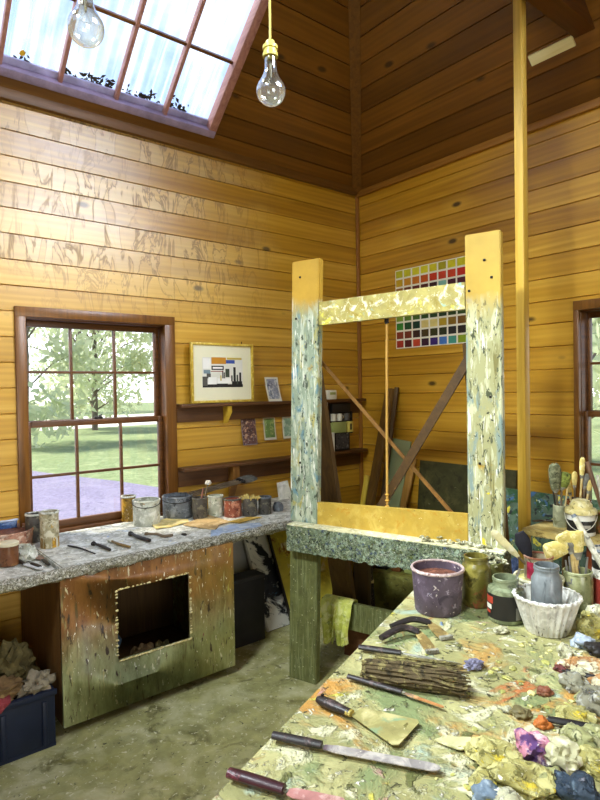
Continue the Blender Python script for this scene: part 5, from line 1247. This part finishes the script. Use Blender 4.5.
def buck(t, r, h):
    lb = band('label', LABELD, .16, .62, -1.4, 1.4, 1.008)(t, r, h)
    sub(band('label_text', plain('pale_text', '#a8a294', .5), .34, .46, .0, .7, 1.014)(t, r, h), lb)
    m = MB(); m.lathe([(r*1.05, h*.86), (r*1.12, h*.87), (r*1.13, h*1.0), (r*1.05, h*1.06), (r*.82, h*1.08), (r*.80, h*1.22), (r*.66, h*1.30), (r*.62, h*1.38), (r*.4, h*1.42), (0, h*1.43)], (0, 0, 0), 36, 0, .02); m.build('lid', splat('cream_crusted_lid', '#c9ba7c', [('#e6dcae', 8, .5, .12), ('#8a7c48', 14, .6, .06)], .6, .6), t, (0, 0, 0))
    d = math.atan2(-t.location.y, -t.location.x); e = V((math.cos(d+PI/2), math.sin(d+PI/2), 0)); n_ = V((math.cos(d), math.sin(d), 0))
    m = MB(); m.tube([-e*(r*1.1)*math.cos(q)+n_*(r*1.08)*math.sin(q)+V((0, 0, h*.86-math.sin(q)*h*.62)) for q in [PI*i/16 for i in range(17)]], .002, 6); m.build('handle', plain('pale_wire', '#cfcab8', .4, .3), t, (0, 0, 0))
vessel('bucket', 'small white bucket with a black label and a cream crusted lid on the plank bench', 'bucket', 581, 537, 27, 25, PB, plain('white_plastic', '#d8d6cc', .4, 0, .08), None, extra=buck)
# brush pot behind the white bucket, and brushes
tq = vessel('jar', 'brown jar of paint brushes behind the white lidded bucket', 'jar', 579, 522, 24, 20, PB, BROWNJ, None, content=DARKP, level=.7)
cq = tq[1]; kq = mpp(cq)
for i, (x0, x1, y1, mt, lb) in enumerate(((-6, -11, 38, CREAMB, 'leftmost yellow brush behind the white lidded bucket'), (-3, -4, 48, STRAW, 'straw brush second from the left behind the white lidded bucket'), (0, 4, 62, CREAMB, 'tallest yellow-tipped brush behind the white lidded bucket'), (3, 9, 46, BRGREY, 'grey brush right of the tallest one behind the white lidded bucket'), (5, 12, 40, STRAW, 'rightmost straw brush behind the white lidded bucket'))):
    pbrush('paint_brush', lb, cq, kq, (x0, 2, .01*(i % 2)), (x1*.8, y1*.7, .01*(i % 2)), (x1, y1, 0), .026, mt, (PALEW, OLDW)[i % 2])
a_ = V((2.80, 1.10, PB+.012)); 
def along(p, x, y, dd=0): k = mpp(p); return V(p)+CR*(x*k)+V((0, 0, y*k))+V((CF.x, CF.y, 0))*dd
p_ = G(601, 541, PB)+V((.06, 0, .005))
mb = MB(); mb.tube([along(p_, 2, 0), along(p_, -7, 62, .02)], [.008, .007], 10); tag(mb.build('stick', splat('whitish_stick2', '#b4b2a0', [('#dcd8c8', 12, .5, .1)], .5), loc=along(p_, 2, 0)), 'whitish stick standing right of the white lidded bucket', 'stick')
mb = MB(); mb.tube([along(p_, 8, 0, .03), along(p_, -13, 74, .06)], [.009, .011], 10); tag(mb.build('stick', wood('brown_stick', '#5a4030', '#8a6a50', 'z'), loc=along(p_, 8, 0, .03)), 'tall brown stick leaning in front of the right window', 'stick')
tj2 = vessel('jar', 'small olive jar at the right end of the plank bench', 'jar', 597, 534, 15, 22, PB, OCHREJ, None, content=GREYP, neck=(.8, .8))
palette_knife('dark palette knife lying on the plank bench beside the post', [(556, 523), (546, 522)], [(544, 522), (533, 523)], PB, DTOOL, plain('dark_blade', '#3c3026', .5, .3), .008, .03)

# ---------------------------------------------------------------- hand tools on the table
BLK = splat('black_handle', '#2c2624', [('#5c4a48', 12, .56, .08), ('#8a8a84', 26, .68, .04), ('#c9b84a', 12, .74, .03)], .4, .4, .002)
def scraper(label, pts, hr, headpx, hw, bladem):
    P = [G(x, y, TAB) for x, y in pts]
    P = [p+V((0, 0, hr+.003+(.012*math.sin(PI*min(1, i/(len(P)-1)*1.0)) if len(P) > 2 else 0))) for i, p in enumerate(P)]
    t = thing('shavehook', label, 'scraper', (P[0].x, P[0].y, TAB))
    Q = []
    for i in range(len(P)-1):
        p0, p1, p2, p3 = P[max(i-1, 0)], P[i], P[i+1], P[min(i+2, len(P)-1)]
        for k in range(6):
            u_ = k/6; Q.append(.5*((2*p1)+(-p0+p2)*u_+(2*p0-5*p1+4*p2-p3)*u_*u_+(-p0+3*p1-3*p2+p3)*u_**3))
    Q.append(P[-1]); n_ = len(Q)
    m = MB(); m.tube(Q, [hr*(.8+.3*math.sin(PI*(.1+.6*i/n_))) for i in range(n_)], 10, sq=.75, up=(0, 0, 1)); m.build('handle', BLK, t)
    h0 = P[-1]; h1 = G(*headpx, TAB)+V((0, 0, .006)); d = h1-h0; Lh = d.length; d.normalize(); sd = d.cross(V((0, 0, 1))).normalized()
    m = MB(); m.prism([(-.012, -hr*.9), (Lh*.4, -hw*.45), (Lh, -hw*.5), (Lh, hw*.5), (Lh*.4, hw*.45), (-.012, hr*.9)], h0, d, sd, d.cross(sd), .006)
    bmesh.ops.bevel(m.bm, geom=m.bm.edges[:], offset=.002, segments=2, affect='EDGES'); m.build('head', bladem, t)
    m = MB(); m.bar(h1-sd*hw*.5-d*.006, h1+sd*hw*.5-d*.006, .014, .010); m.build('edge', STEELP, t)
    return t
OCHREM = splat('ochre_metal', '#8a7444', [('#b8a468', 9, .5, .1), ('#5a4a2a', 14, .58, .07)], .5, .6)
scraper('dark bent scraper lying nearest the purple bucket', [(391, 631), (412, 627), (430, 627)], .0125, (447, 640), .045, OCHREM)
scraper('bent scraper with an ochre head, second from the purple bucket', [(381, 643), (402, 636), (419, 637)], .0135, (433, 654), .042, OCHREM)
palette_knife('long dark-handled brush with a grey matted tip above the twig bundles', [(359, 651), (401, 657)], [(403, 657), (462, 668)], TAB, BLK, STEELP, .0115, .012, 'long_brush', tip=.8)
c_ = G(474, 668, TAB); mb = MB(); mb.lump(c_, (.036, .019, .017), 41, .35, 4, 2.4, rot=-.35, crease=True); tag(mb.build('paint_wad', splat('grey_violet_wad', '#77748a', [('#a4a2b4', 10, .5, .1), ('#4a4658', 14, .58, .07)], .6, .5), loc=c_), 'grey-violet wad of paint at the end of the thin twig bundle', 'dried paint')
# bundles of twigs
def bundle(label, a_px, b_px, r, n_, seed, mat, z=TAB, fray=.5):
    a, b = G(*a_px, z), G(*b_px, z); rnd_ = random.Random(seed); ax = (b-a).normalized(); sd = V((-ax.y, ax.x, 0)); up = V((0, 0, 1)); Lb = (b-a).length
    t = thing('twig_bundle', label, 'bundle', a)
    m = MB()
    for k in range(n_):
        q = rnd_.random()*6.28; rr = r*rnd_.random()**.5
        o = sd*rr*math.cos(q)+up*(r*.86+rr*math.sin(q)*.86); s0, s1 = rnd_.uniform(0, .06)*Lb, Lb*(1+rnd_.uniform(-.12, .10))
        tw = rnd_.uniform(.10, .19)*r
        pts = []
        for i in range(6):
            f_ = i/5; j = V((rnd_.gauss(0, .05)*r, rnd_.gauss(0, .05)*r, rnd_.gauss(0, .04)*r))*(1+fray*f_*3)
            p = a+ax*(s0+(s1-s0)*f_)+o*(1+.25*fray*f_)+j; p.z = max(p.z, z+tw+.001); pts.append(p)
        m.tube(pts, [tw, tw*1.1, tw, tw, tw*.8, tw*.4], 5)
    m.build('twigs', mat, t)
    m = MB(); m.tube([a+ax*Lb*.03, a+ax*Lb*.25, a+ax*Lb*.5, a+ax*Lb*.75, a+ax*Lb*.93], [r*.78, r*.84, r*.82, r*.78, r*.5], 12, up=(0, 0, 1))
    for v in m.bm.verts: v.co += up*r*.82
    m.build('core', mat, t)
    return t
TWIG = splat('caked_twigs', '#57492e', [('#857a4c', 12, .5, .1), ('#332c1a', 16, .56, .07), ('#b8ae78', 26, .66, .04)], .8, .8, .004)
bundle('thick bundle of caked dark twigs lying on the table', (363, 679), (460, 694), .034, 90, 1, TWIG)
bundle('thin bundle of caked twigs behind the thick one on the table', (374, 661), (456, 672), .014, 30, 2, splat('caked_twigs_light', '#756a42', [('#a0965c', 12, .5, .1), ('#443a22', 16, .57, .07)], .8, .8))
palette_knife('slender palette knife with a dark handle below the twig bundles', [(348, 680), (402, 696)], [(405, 697), (444, 711)], TAB, BLK, splat('orange_blade', '#b07a4a', [('#d0a070', 7, .5, .1), ('#77746a', 7, .58, .1)], .4, .3), .0095, .014, tip=.7)
# broad stripping knife
def stripper():
    a, b = G(318, 704, TAB), G(350, 718, TAB); t = thing('stripping_knife', 'broad stripping knife with a dark handle in the middle of the table', 'scraper', a)
    ax = (b-a).normalized(); sd = V((-ax.y, ax.x, 0)); up = V((0, 0, .014)); Lh = (b-a).length
    m = MB(); m.tube([a+up, a+ax*Lh*.12+up, a+ax*Lh*.45+up, a+ax*Lh*.8+up, b+up], [.011, .0155, .0165, .0125, .012], 14, sq=.75, up=(0, 0, 1)); m.build('handle', BLK, t)
    m = MB(); m.tube([b+up-ax*.008, b+up+ax*.006], [.0128, .0115], 12, sq=.7, up=(0, 0, 1)); m.build('ferrule', splat('ochre_ferrule', '#b09a4a', [('#d8c878', 9, .5, .1)], .5), t)
    P = [G(353, 716, TAB), G(364, 712, TAB), G(418, 724, TAB), G(419, 727, TAB), G(399, 749, TAB), G(392, 749, TAB), G(352, 720, TAB)]
    o = P[0]; m = MB(); m.prism([(p.x-o.x, p.y-o.y) for p in P], (o.x, o.y, TAB+.009), (1, 0, 0), (0, 1, 0), (0, 0, 1), .0022); m.build('blade', splat('palette_blade', '#a29a62', [('#c4ba84', 6, .5, .1), ('#8aa07a', 5, .58, .08), ('#6e6838', 12, .62, .05), ('#e0d8b4', 22, .66, .04)], .45, .4, .002), t)
    m = MB(); m.tube([a+V((.004, 0, .0265))+ax*.012, a+V((.004, 0, .0285))+ax*.012], .005, 10); m.build('hang_hole', plain('dark_iron', '#2a2622'), t)
stripper()
palette_knife('long round-ended palette knife with a black handle across the front of the table', [(273, 741), (322, 751)], [(324, 752), (441, 774)], TAB, BLK, splat('violet_blade', '#97908c', [('#c0b8ae', 5, .5, .1), ('#6a5a60', 6, .56, .1), ('#e0dccc', 22, .66, .04)], .4, .3), .0125, .028, tip=1.0)
palette_knife('dark red handled knife at the front left edge of the table', [(229, 780), (284, 797)], [(288, 798), (345, 810)], TAB, splat('dark_red_handle', '#3a1c20', [('#6a3038', 8, .55, .1), ('#8a7a30', 8, .68, .05)], .35, .3), splat('pink_blade', '#b07a74', [('#d0a8a0', 7, .5, .1), ('#8aa06a', 5, .6, .08)], .4, .3), .0145, .03)

# ---------------------------------------------------------------- dried paint, rags and rubbish along the right of the table
CR_Y = splat('crust_yellow', '#a39a58', [('#c4bc7c', 7, .46, .1), ('#d0b836', 5, .60, .06), ('#7a743c', 10, .57, .05), ('#ece6c0', 18, .62, .04)], .6, 1.0, .006, sm=3.6)
CR_W = splat('crust_white', '#b9b592', [('#e2dec4', 9, .48, .1), ('#86826a', 14, .58, .06), ('#c9a85a', 8, .63, .05)], .6, 1.0, .006, sm=3.6)
CR_G = splat('crust_green', '#9a9a66', [('#c0bf90', 9, .48, .1), ('#5e6440', 12, .58, .06), ('#d8d4a8', 18, .62, .04)], .6, 1.0, .006, sm=3.6)
CR_O = splat('crust_orange', '#a87a4a', [('#c8945a', 8, .5, .08), ('#e0d4b0', 5, .50, .06), ('#6a3a24', 14, .6, .05)], .6, 1.0, .006, sm=3.6)
CR_B = splat('crust_blue', '#2f3c4a', [('#5a6c7c', 9, .52, .1), ('#1c242c', 10, .57, .06), ('#8a8a94', 18, .65, .04)], .6, 1.0, .006, sm=3.6)
CR_R = splat('crust_red', '#6a3430', [('#8a5048', 9, .5, .1), ('#3a1a1a', 12, .6, .06)], .6, 1.0, .006, sm=3.6)
CR_P = splat('crust_pink', '#b87a8a', [('#d8b8b8', 5, .47, .08), ('#5a3a6a', 4, .53, .05), ('#e8dcd0', 9, .6, .06), ('#8a4a5c', 12, .62, .05)], .7, .5, .004)
CR_GR = splat('crust_grey', '#84806a', [('#b8b6aa', 9, .5, .1), ('#5a5850', 12, .58, .06), ('#c0b870', 9, .63, .05)], .6, 1.0, .006, sm=3.6)
CR_K = splat('crust_and_gap_black', '#221e1c', [('#4a4440', 9, .58, .08)], .5, .6, .004)  # also blackens the lumps that stand for shaded gaps
DEB = [  # name, label, px, py, w px, d px, h px, rot, mat, category
    ('rag', 'crumpled pink and violet paint rag near the front of the table', 531, 762, 16, 15, 21, .3, CR_P, 'rag'),
    ('rag', 'pale crumpled rag trailing right of the pink and violet one', 562, 771, 23, 18, 19, -.5, splat('pale_rag', '#b9b48c', [('#dcd4c0', 6, .5, .1), ('#c9b0b4', 6, .6, .08), ('#8a865c', 12, .6, .05)], .75, .5), 'rag'),
    ('rag', 'dark blue-black rag at the bottom right of the table', 578, 806, 26, 15, 20, -.55, CR_B, 'rag'),
    ('paint_chunk', 'yellow chunk of dried paint left of the pink rag', 494, 768, 25, 22, 13, .4, CR_Y, 'dried paint'),
    ('paint_chunk', 'yellow-green chunk of dried paint in front of the pink rag', 522, 796, 24, 24, 17, .9, CR_Y, 'dried paint'),
    ('paint_chunk', 'pale yellow slab of dried paint at the right behind the pale rag', 581, 752, 21, 15, 15, -.2, CR_G, 'dried paint'),
    ('paint_chunk', 'flat yellow chunk of dried paint at the right edge beyond the pale slab', 576, 722, 21, 13, 8, .2, CR_Y, 'dried paint'),
    ('paint_chunk', 'grey lump of dried paint at the right edge of the table, below the orange-white slab', 574, 691, 15, 11, 12, -.5, CR_GR, 'dried paint'),
    ('paint_chunk', 'grey-green lump of dried paint cut by the right edge of the photo', 598, 713, 17, 14, 18, .2, CR_GR, 'dried paint'),
    ('paint_chunk', 'orange and white slab of dried paint at the right edge', 586, 672, 28, 10, 8, -.25, CR_O, 'dried paint'),
    ('paint_chunk', 'small white lump of dried paint behind the orange and white slab', 564, 657, 7, 7, 9, .0, CR_W, 'dried paint'),
    ('paint_chunk', 'yellowish rock of dried paint right of the fluted bowl', 592, 637, 15, 10, 14, .3, CR_Y, 'dried paint'),
    ('paint_chunk', 'whitish lump of dried paint in front of the red and white tin', 596, 620, 10, 8, 12, .6, CR_W, 'dried paint'),
    ('paint_chunk', 'blue-white lump of dried paint in the shadow of the fluted bowl', 583, 648, 11, 7, 10, -.2, splat('crust_bluewhite', '#9aa4b0', [('#d8dcdc', 9, .5, .1), ('#4a5a70', 12, .58, .06)], .6, .6), 'dried paint'),
    ('paint_chunk', 'dark lump of dried paint at the right edge above the orange and white slab', 597, 656, 12, 9, 10, .1, CR_K, 'dried paint'),
    ('paint_chip', 'reddish brown curled paint chip in the middle of the table right side', 544, 695, 9, 5, 6, .3, splat('chip_rust', '#7a4630', [('#9c6a48', 10, .52, .08), ('#c8a880', 16, .64, .04)], .6, .6), 'dried paint'),
    ('paint_chip', 'olive curled paint chip left of the reddish one', 521, 717, 10, 7, 6, .1, splat('chip_olive', '#6e6440', [('#a49c70', 10, .55, .06)], .6, .6), 'dried paint'),
    ('paint_chip', 'dark red paint chip at the tip of the orange and white slab', 561, 671, 7, 4, 5, .0, CR_R, 'dried paint'),
    ('paint_chip', 'orange paint chip behind the pink rag', 543, 728, 8, 6, 8, .2, splat('chip_orange', '#b8682c', [('#d49050', 10, .52, .08), ('#7a3c1c', 14, .62, .05)], .6, .6), 'dried paint'),
    ('paint_chunk', 'small white paint lump in front of the squat black-labelled jar', 501, 633, 9, 4, 5, .2, CR_W, 'dried paint'),
    ('paint_chunk', 'blue-grey lump of dried paint at the bottom edge of the photo', 487, 803, 16, 9, 13, .2, splat('crust_bluegrey', '#6a7a88', [('#a4b0b8', 9, .5, .1), ('#3a4650', 12, .58, .06)], .6, .6), 'dried paint'),
    ('paint_chunk', 'green-grey chunk of dried paint between the yellow-green chunk and the blue-black rag', 551, 793, 15, 14, 13, -.7, CR_G, 'dried paint'),
    ('paint_chunk', 'wide yellow chunk of dried paint at the right edge behind the blue-black rag', 597, 776, 20, 16, 16, .5, CR_Y, 'dried paint'),
    ('paint_chunk', 'white crumb of dried paint beside the curled olive chip', 507, 712, 6, 4, 4, .2, CR_W, 'dried paint'),
    ('paint_chunk', 'ochre lump of dried paint at the right edge beside the grey lump', 599, 690, 9, 7, 11, 0, CR_O, 'dried paint'),
    ('paint_chunk', 'black lump standing for the shaded gap between the pale slab and the pale rag', 572, 737, 12, 7, 8, .3, CR_K, 'dried paint'),  # added black shape, paints the dark shade between the chunks
    ('paint_chunk', 'black lump standing for the shaded gap right of the pink and violet rag foot', 556, 781, 11, 8, 9, -.4, CR_K, 'dried paint'),  # likewise a gap's shade given as a black lump
    ('paint_chunk', 'pale green wedge of dried paint at the right edge above the wide yellow chunk', 600, 745, 14, 12, 13, .8, CR_G, 'dried paint'),
    ('paint_chunk', 'white and yellow chunk of dried paint at the bottom right of the blue-grey lump', 508, 812, 17, 12, 13, .4, CR_W, 'dried paint'),
    ('paint_chunk', 'small yellow chunk of dried paint at the left end of the yellow heap', 478, 757, 11, 9, 8, -.3, CR_Y, 'dried paint'),
    ('paint_chunk', 'small grey-white chunk of dried paint behind the grey lump at the right edge', 581, 679, 9, 6, 8, .4, CR_W, 'dried paint'),
    ('paint_chunk', 'olive chunk of dried paint behind the flat yellow chunk at the right edge', 588, 705, 13, 8, 10, .1, CR_G, 'dried paint'),
    ('paint_chunk', 'pale lump of dried paint leaning on the brush jar foot', 588, 622, 7, 6, 8, 0, CR_Y, 'dried paint'),
]
for i, (nm, lb, px, py, w_, d_, h_, ro, mt, ct2) in enumerate(DEB):
    k = mpp(G(px, py, TAB)); p = G(px, py, TAB); dd = V((p.x, p.y, 0)).normalized(); p = p+dd*d_*k*.6
    m = MB(); m.lump((p.x, p.y, TAB-.002), (w_*k*.95, d_*k*1.25, h_*k*.8), 50+i, .42, 4, 1.15, ro+math.atan2(CR.y, CR.x), crease=(ct2 == 'rag'))
    tag(m.build(nm, mt, loc=(p.x, p.y, TAB-.002), ang=50), lb, ct2)
palette_knife('black-handled brush lying behind the yellow slab at the right edge of the table', [(592, 733), (548, 725)], [(546, 724), (540, 722)], TAB, CR_K, CR_O, .011, .016, 'paint_brush', tip=.9, lift=.004)
palette_knife('black stick lying across the right edge between the orange slab and the grey lump', [(604, 684), (566, 675)], [(565, 675), (562, 674)], TAB, CR_K, CR_K, .009, .012, 'paint_brush', tip=.9, lift=.004)
flat('card_palette', 'stiff paint-smeared card lying at the front edge left of the yellow chunks', 'card', [(468, 783), (487, 762), (500, 778), (492, 806), (474, 800)], TAB+.002, CR_Y, .006, seed=7)
flat('paint_skin', 'pale peeled skin of paint lying right of the stripping knife', 'dried paint', [(434, 742), (446, 738), (470, 741), (480, 748), (462, 753), (448, 749)], TAB, splat('paint_skin', '#c9c490', [('#e2dcb4', 6, .5, .1), ('#a09a60', 12, .6, .06)], .5, .5), .003, seed=9)

# ---------------------------------------------------------------- hanging bulbs
BULB = glass_thin('bulb_glass', (.95, .96, .90, 1), .34, .12)
CORDM = plain('yellowed_cord', '#b8a850', .5, 0, .15)
SOCK = plain('yellowed_socket', '#bcae50', .4, 0, .15)
def bulb(label, px, py, wpx, Z, top_z, k=0):
    d = ((px-300)*CR-(py-400)*CU)/FPX+CF; c = CP+d*Z; r = wpx*Z/FPX/2
    t = thing('pendant_bulb', label, 'lamp', c, world=False)
    m = MB(); prof = [(0, -r)]
    for i in range(1, 15): a = -PI/2+i/14*PI*.72; prof.append((r*math.cos(a), r*math.sin(a)))
    x0, z0 = prof[-1]; 
    for f_ in (.25, .5, .75, 1.0): prof.append((x0+(r*.40-x0)*(1-(1-f_)**2), z0+(r*1.75-z0)*f_))
    prof.append((r*.39, r*2.35)); m.lathe(prof, (0, 0, 0), 40); gl = m.build('glass', BULB, t, (0, 0, 0))
    m = MB(); m.lathe([(r*.34, r*2.0), (r*.37, r*2.05), (r*.37, r*2.3), (r*.30, r*2.4)], (0, 0, 0), 24); m.build('cap', plain('brass_cap', '#8c8458', .4, .7), t, (0, 0, 0))
    m = MB(); m.lathe([(r*.42, r*2.28), (r*.52, r*2.3), (r*.52, r*2.56), (r*.44, r*2.60), (r*.44, r*2.8), (r*.52, r*2.84), (r*.52, r*3.05), (r*.36, r*3.12), (r*.30, r*3.38), (r*.12, r*3.5), (0, r*3.5)], (0, 0, 0), 28); m.build('socket', SOCK, t, (0, 0, 0))
    m = MB(); m.tube([(0, 0, r*3.45), (r*.03, 0, r*4.8), (0, 0, top_z-c.z)], .0042, 8); m.build('cord', CORDM, t, (0, 0, 0))
    m = MB(); m.tube([(0, 0, r*2.1), (0, 0, r*.9)], [r*.14, r*.07], 10); m.tube([(0, 0, r*.9), (r*.3, 0, r*.35)], r*.012, 5); m.tube([(0, 0, r*.9), (-r*.3, 0, r*.35)], r*.012, 5)
    m.tube([(-r*.3, 0, r*.35), (-r*.1, r*.04, r*.28), (r*.1, -r*.04, r*.32), (r*.3, 0, r*.35)], r*.01, 5); fil = m.build('filament', plain('filament_wire', '#77746a', .4, .5), t, (0, 0, 0)); fil.parent = gl
bulb('clear glass bulb on a yellowed cord, hanging right of the skylight', 271, 91, 29, 2.0, 4.62)
bulb('clear glass bulb hanging in front of the skylight, nearer the camera', 86, 28, 35.5, 1.5, 4.99)

# ---------------------------------------------------------------- outdoors
GZ = -.15
LAWN = splat('lawn', '#74845a', [('#8e9a70', .8, .5, .15), ('#5c6c48', 3, .57, .1), ('#9a9c80', 9, .60, .06)], .9, .3, .02)
PAVE = splat('paving', '#7c7690', [('#8c86a0', .6, .5, .2), ('#68647c', 3, .58, .1), ('#9c98a8', 8, .64, .06)], .85, .2)
mb = MB()
mb.face([(-60, YL+.25, GZ), (60, YL+.25, GZ), (60, 90, GZ), (-60, 90, GZ)]); mb.face([(XR+.25, -60, GZ), (60, -60, GZ), (60, YL+.25, GZ), (XR+.25, YL+.25, GZ)])
o = mb.build('lawn', LAWN); o['kind'] = 'structure'
mb = MB(); mb.prism([(1.2, 3.8), (8, 3.8), (4.75, 8.9), (4.36, 10.9), (3.6, 13.5), (2.6, 19), (-5, 19), (-5, 3.8)], (0, 0, GZ), (1, 0, 0), (0, 1, 0), (0, 0, 1), .02); o = mb.build('path', PAVE); o['kind'] = 'structure'
mb = MB(); mb.prism([(-30, 27), (40, 30), (40, 44), (-30, 40)], (0, 0, GZ), (1, 0, 0), (0, 1, 0), (0, 0, 1), .02); o = mb.build('sunlit_strip', plain('sunlit_ground_pale', '#e6e2d6', .9, 0, .08, 1)); o['kind'] = 'structure'  # far sunlit ground, its brightness put into a near-white strip
LEAFM, nt, b = newmat('tree_leaves')
f = noise_(nt, coords(nt), 1.1, 3); L(nt, ramp(nt, f, .35, .65, rgb('#b0bc98'), rgb('#dce2c4')), b.inputs['Base Color']); b.inputs['Roughness'].default_value = .6
tl = N(nt, 'ShaderNodeBsdfTranslucent'); tl.inputs[0].default_value = rgb('#d4dcb8'); mx = N(nt, 'ShaderNodeMixShader'); mx.inputs[0].default_value = .5; L(nt, b.outputs[0], mx.inputs[1]); L(nt, tl.outputs[0], mx.inputs[2]); L(nt, mx.outputs[0], nt.nodes['Material Output'].inputs[0])
BARK = plain('bark', '#6a6258', .9, 0, .3, 4)
def tree(label, x, y, h, cr, seed, n=1500, trunk_r=.2, low=.15):
    t = thing('tree', label, 'tree', (x, y, GZ), world=False); rnd_ = random.Random(seed)
    m = MB(); m.tube([(0, 0, 0), (.1, .05, h*.3), (0, .1, h*.6), (.1, 0, h*.85)], [trunk_r, trunk_r*.8, trunk_r*.5, trunk_r*.15], 9)
    cl = []
    for k in range(26):
        a = rnd_.random()*6.28; z = h*rnd_.uniform(low+.05, .95); rr = cr*rnd_.uniform(.3, .8)*(1-.5*abs(z/h-.5))
        c = V((rr*math.cos(a), rr*math.sin(a), z)); cl.append((c, cr*rnd_.uniform(.28, .5)))
        m.tube([(0, 0, z*.6), c*.6+V((0, 0, z*.3)), c], [trunk_r*.3, trunk_r*.2, trunk_r*.06], 5)
    m.build('trunk', BARK, t, (0, 0, 0))
    m = MB()
    for k in range(n):
        c, r = rnd_.choice(cl); d = V((rnd_.gauss(0, 1), rnd_.gauss(0, 1), rnd_.gauss(0, .8))).normalized(); p = c+d*r*rnd_.random()**.4
        s = rnd_.uniform(.10, .24); u_ = V((rnd_.gauss(0, 1), rnd_.gauss(0, 1), rnd_.gauss(0, 1))).normalized(); w_ = u_.cross(d).normalized()
        m.face([p-u_*s, p-w_*s*.45, p+u_*s, p+w_*s*.45])
    m.build('foliage', LEAFM, t, (0, 0, 0), smooth=False); return t
for a_ in [('tall leafy tree seen through the left panes of the left window', 5.0, 20.5, 10, 2.6, 1, 6000, .11, .05),
           ('tree with airy foliage seen through the middle of the left window', 9.6, 27, 12, 3.2, 2, 6000, .14, .05),
           ('tree with a grey trunk seen through the right panes of the left window', 11.6, 19.5, 10, 2.4, 3, 3600, .26, .12),
           ('far tree beyond the gravel behind the other trees of the left window', 16.5, 50, 15, 6, 4, 3600, .3, .05),
           ('second far tree beyond the gravel, more to the left', 5.5, 52, 15, 5, 5, 3600, .3, .05),
           ('leafy tree outside the right window', 13, 6.2, 9, 3.0, 6, 4200, .2, .1),
           ('second tree outside the right window, farther off', 24, 9.5, 11, 4, 7, 3600, .2, .1)]:
    tree(*a_[:2], *a_[2:])['group'] = 'trees outside the windows'

GROUPS = [('paint_chunk', 'chunks of dried paint on the table'), ('paint_chip', 'curled paint chips on the table'), ('postcard', 'prints pinned round the wall shelves'), ('mug', 'mugs in the corner wall rack'),
          ('bent_tool', 'hooked tools on the workbench'), ('pendant_bulb', 'hanging glass bulbs'), ('cardboard', 'cardboard sheets on the workbench'), ('shavehook', 'bent scrapers on the table'), ('twig_bundle', 'bundles of twigs on the table'), ('wall_shelf', 'shelves on the left wall')]
SUBSTR = [('navy crate', 'rag', 'rags in the navy crate'), ('hole of the workbench', 'rag', 'rags inside the workbench hole'), ('brush jar', 'brush', 'brushes in the brush jar'), ('behind the white lidded bucket', 'brush', 'brushes behind the lidded bucket'), ('in the pot beside the post', 'brush', 'brushes in the pot beside the post'),
          ('in the pot beside the post', 'stick', 'sticks in the pot beside the post'), ('on the olive trunk', 'box', 'boxes on the olive trunk'), ('leaning', 'plank', 'planks leaning behind the easel')]
for o in list(COL.objects):
    if o.parent or 'label' not in o or 'group' in o: continue
    base = o.name.split('.')[0]
    for nm, g in GROUPS:
        if base == nm: o['group'] = g
    for tx, ca, g in SUBSTR:
        if tx in o['label'] and o['category'] == ca: o['group'] = g
    if 'group' not in o and base in ('tin', 'jar', 'tub', 'bowl') and o.location.y > 2.6: o['group'] = base+'s on the workbench'

# ---------------------------------------------------------------- daylight
w = bpy.data.worlds.new('sky'); SC.world = w; w.use_nodes = True; nt = w.node_tree
bg = nt.nodes['Background']; tc = N(nt, 'ShaderNodeTexCoord'); sp = N(nt, 'ShaderNodeSeparateXYZ'); L(nt, tc.outputs['Generated'], sp.inputs[0])
grad = N(nt, 'ShaderNodeValToRGB'); L(nt, sp.outputs[2], grad.inputs['Fac'])
e = grad.color_ramp.elements; e[0].position = 0; e[0].color = (1.9, 1.95, 2.0, 1); e[1].position = .9; e[1].color = (.22, .40, .80, 1); q = e.new(.35); q.color = (.40, .56, .92, 1)
mp = N(nt, 'ShaderNodeMapping'); mp.inputs['Scale'].default_value = (1, 1, 1.6); L(nt, tc.outputs['Generated'], mp.inputs['Vector'])
nz = noise_(nt, mp.outputs[0], 3.2, 6, .6, .3); cl = math_(nt, 'MULTIPLY', ramp(nt, nz, .46, .62), ramp(nt, sp.outputs[2], .2, .4))
colr = mix(nt, cl, grad.outputs['Color'], (.82, .86, .92, 1)); L(nt, colr, bg.inputs['Color']); bg.inputs['Strength'].default_value = 1.55

def sun(name, to, energy, ang, col):
    d = bpy.data.lights.new(name, 'SUN'); d.energy = energy; d.angle = R(ang); d.color = col
    o = bpy.data.objects.new(name, d); COL.objects.link(o); o.rotation_euler = V(to).to_track_quat('Z', 'Y').to_euler(); return o
def area(name, loc, target, sx, sy, energy, col, spread=180):
    d = bpy.data.lights.new(name, 'AREA'); d.shape = 'RECTANGLE'; d.size = sx; d.size_y = sy; d.energy = energy; d.color = col; d.spread = R(spread)
    o = bpy.data.objects.new(name, d); COL.objects.link(o); o.location = loc
    o.rotation_euler = (V(loc)-V(target)).to_track_quat('Z', 'Y').to_euler(); return o
sun('sun', (-.42, .40, .81), 9.0, 7, (1, .94, .78))
area('daylight_west_skylight', (-2.15, .45, 4.75), (3.3, 1.9, 1.5), 1.0, .65, 95, (1, .94, .74), 60)
area('daylight_east_skylight', (2.75, -.35, 4.45), (.9, 3.5, 2.5), 2.6, 1.6, 66, (.97, .98, 1), 56)
area('rear_fill', (0, -2.7, 1.2), (.3, 2, 1.1), 1.8, 2.0, 40, (1, .96, .86), 150)  # added fill light from an unseen opening behind the camera

vs = SC.view_settings; vs.view_transform = 'Standard'; vs.look = 'None'; vs.gamma = 1; vs.exposure = 0.1; vs.use_curve_mapping = False
SC.cycles.max_bounces = 8; SC.cycles.diffuse_bounces = 5; SC.cycles.transparent_max_bounces = 12; SC.cycles.use_denoising = True
SC.cycles.sample_clamp_indirect = 6; SC.cycles.caustics_reflective = False; SC.cycles.caustics_refractive = False
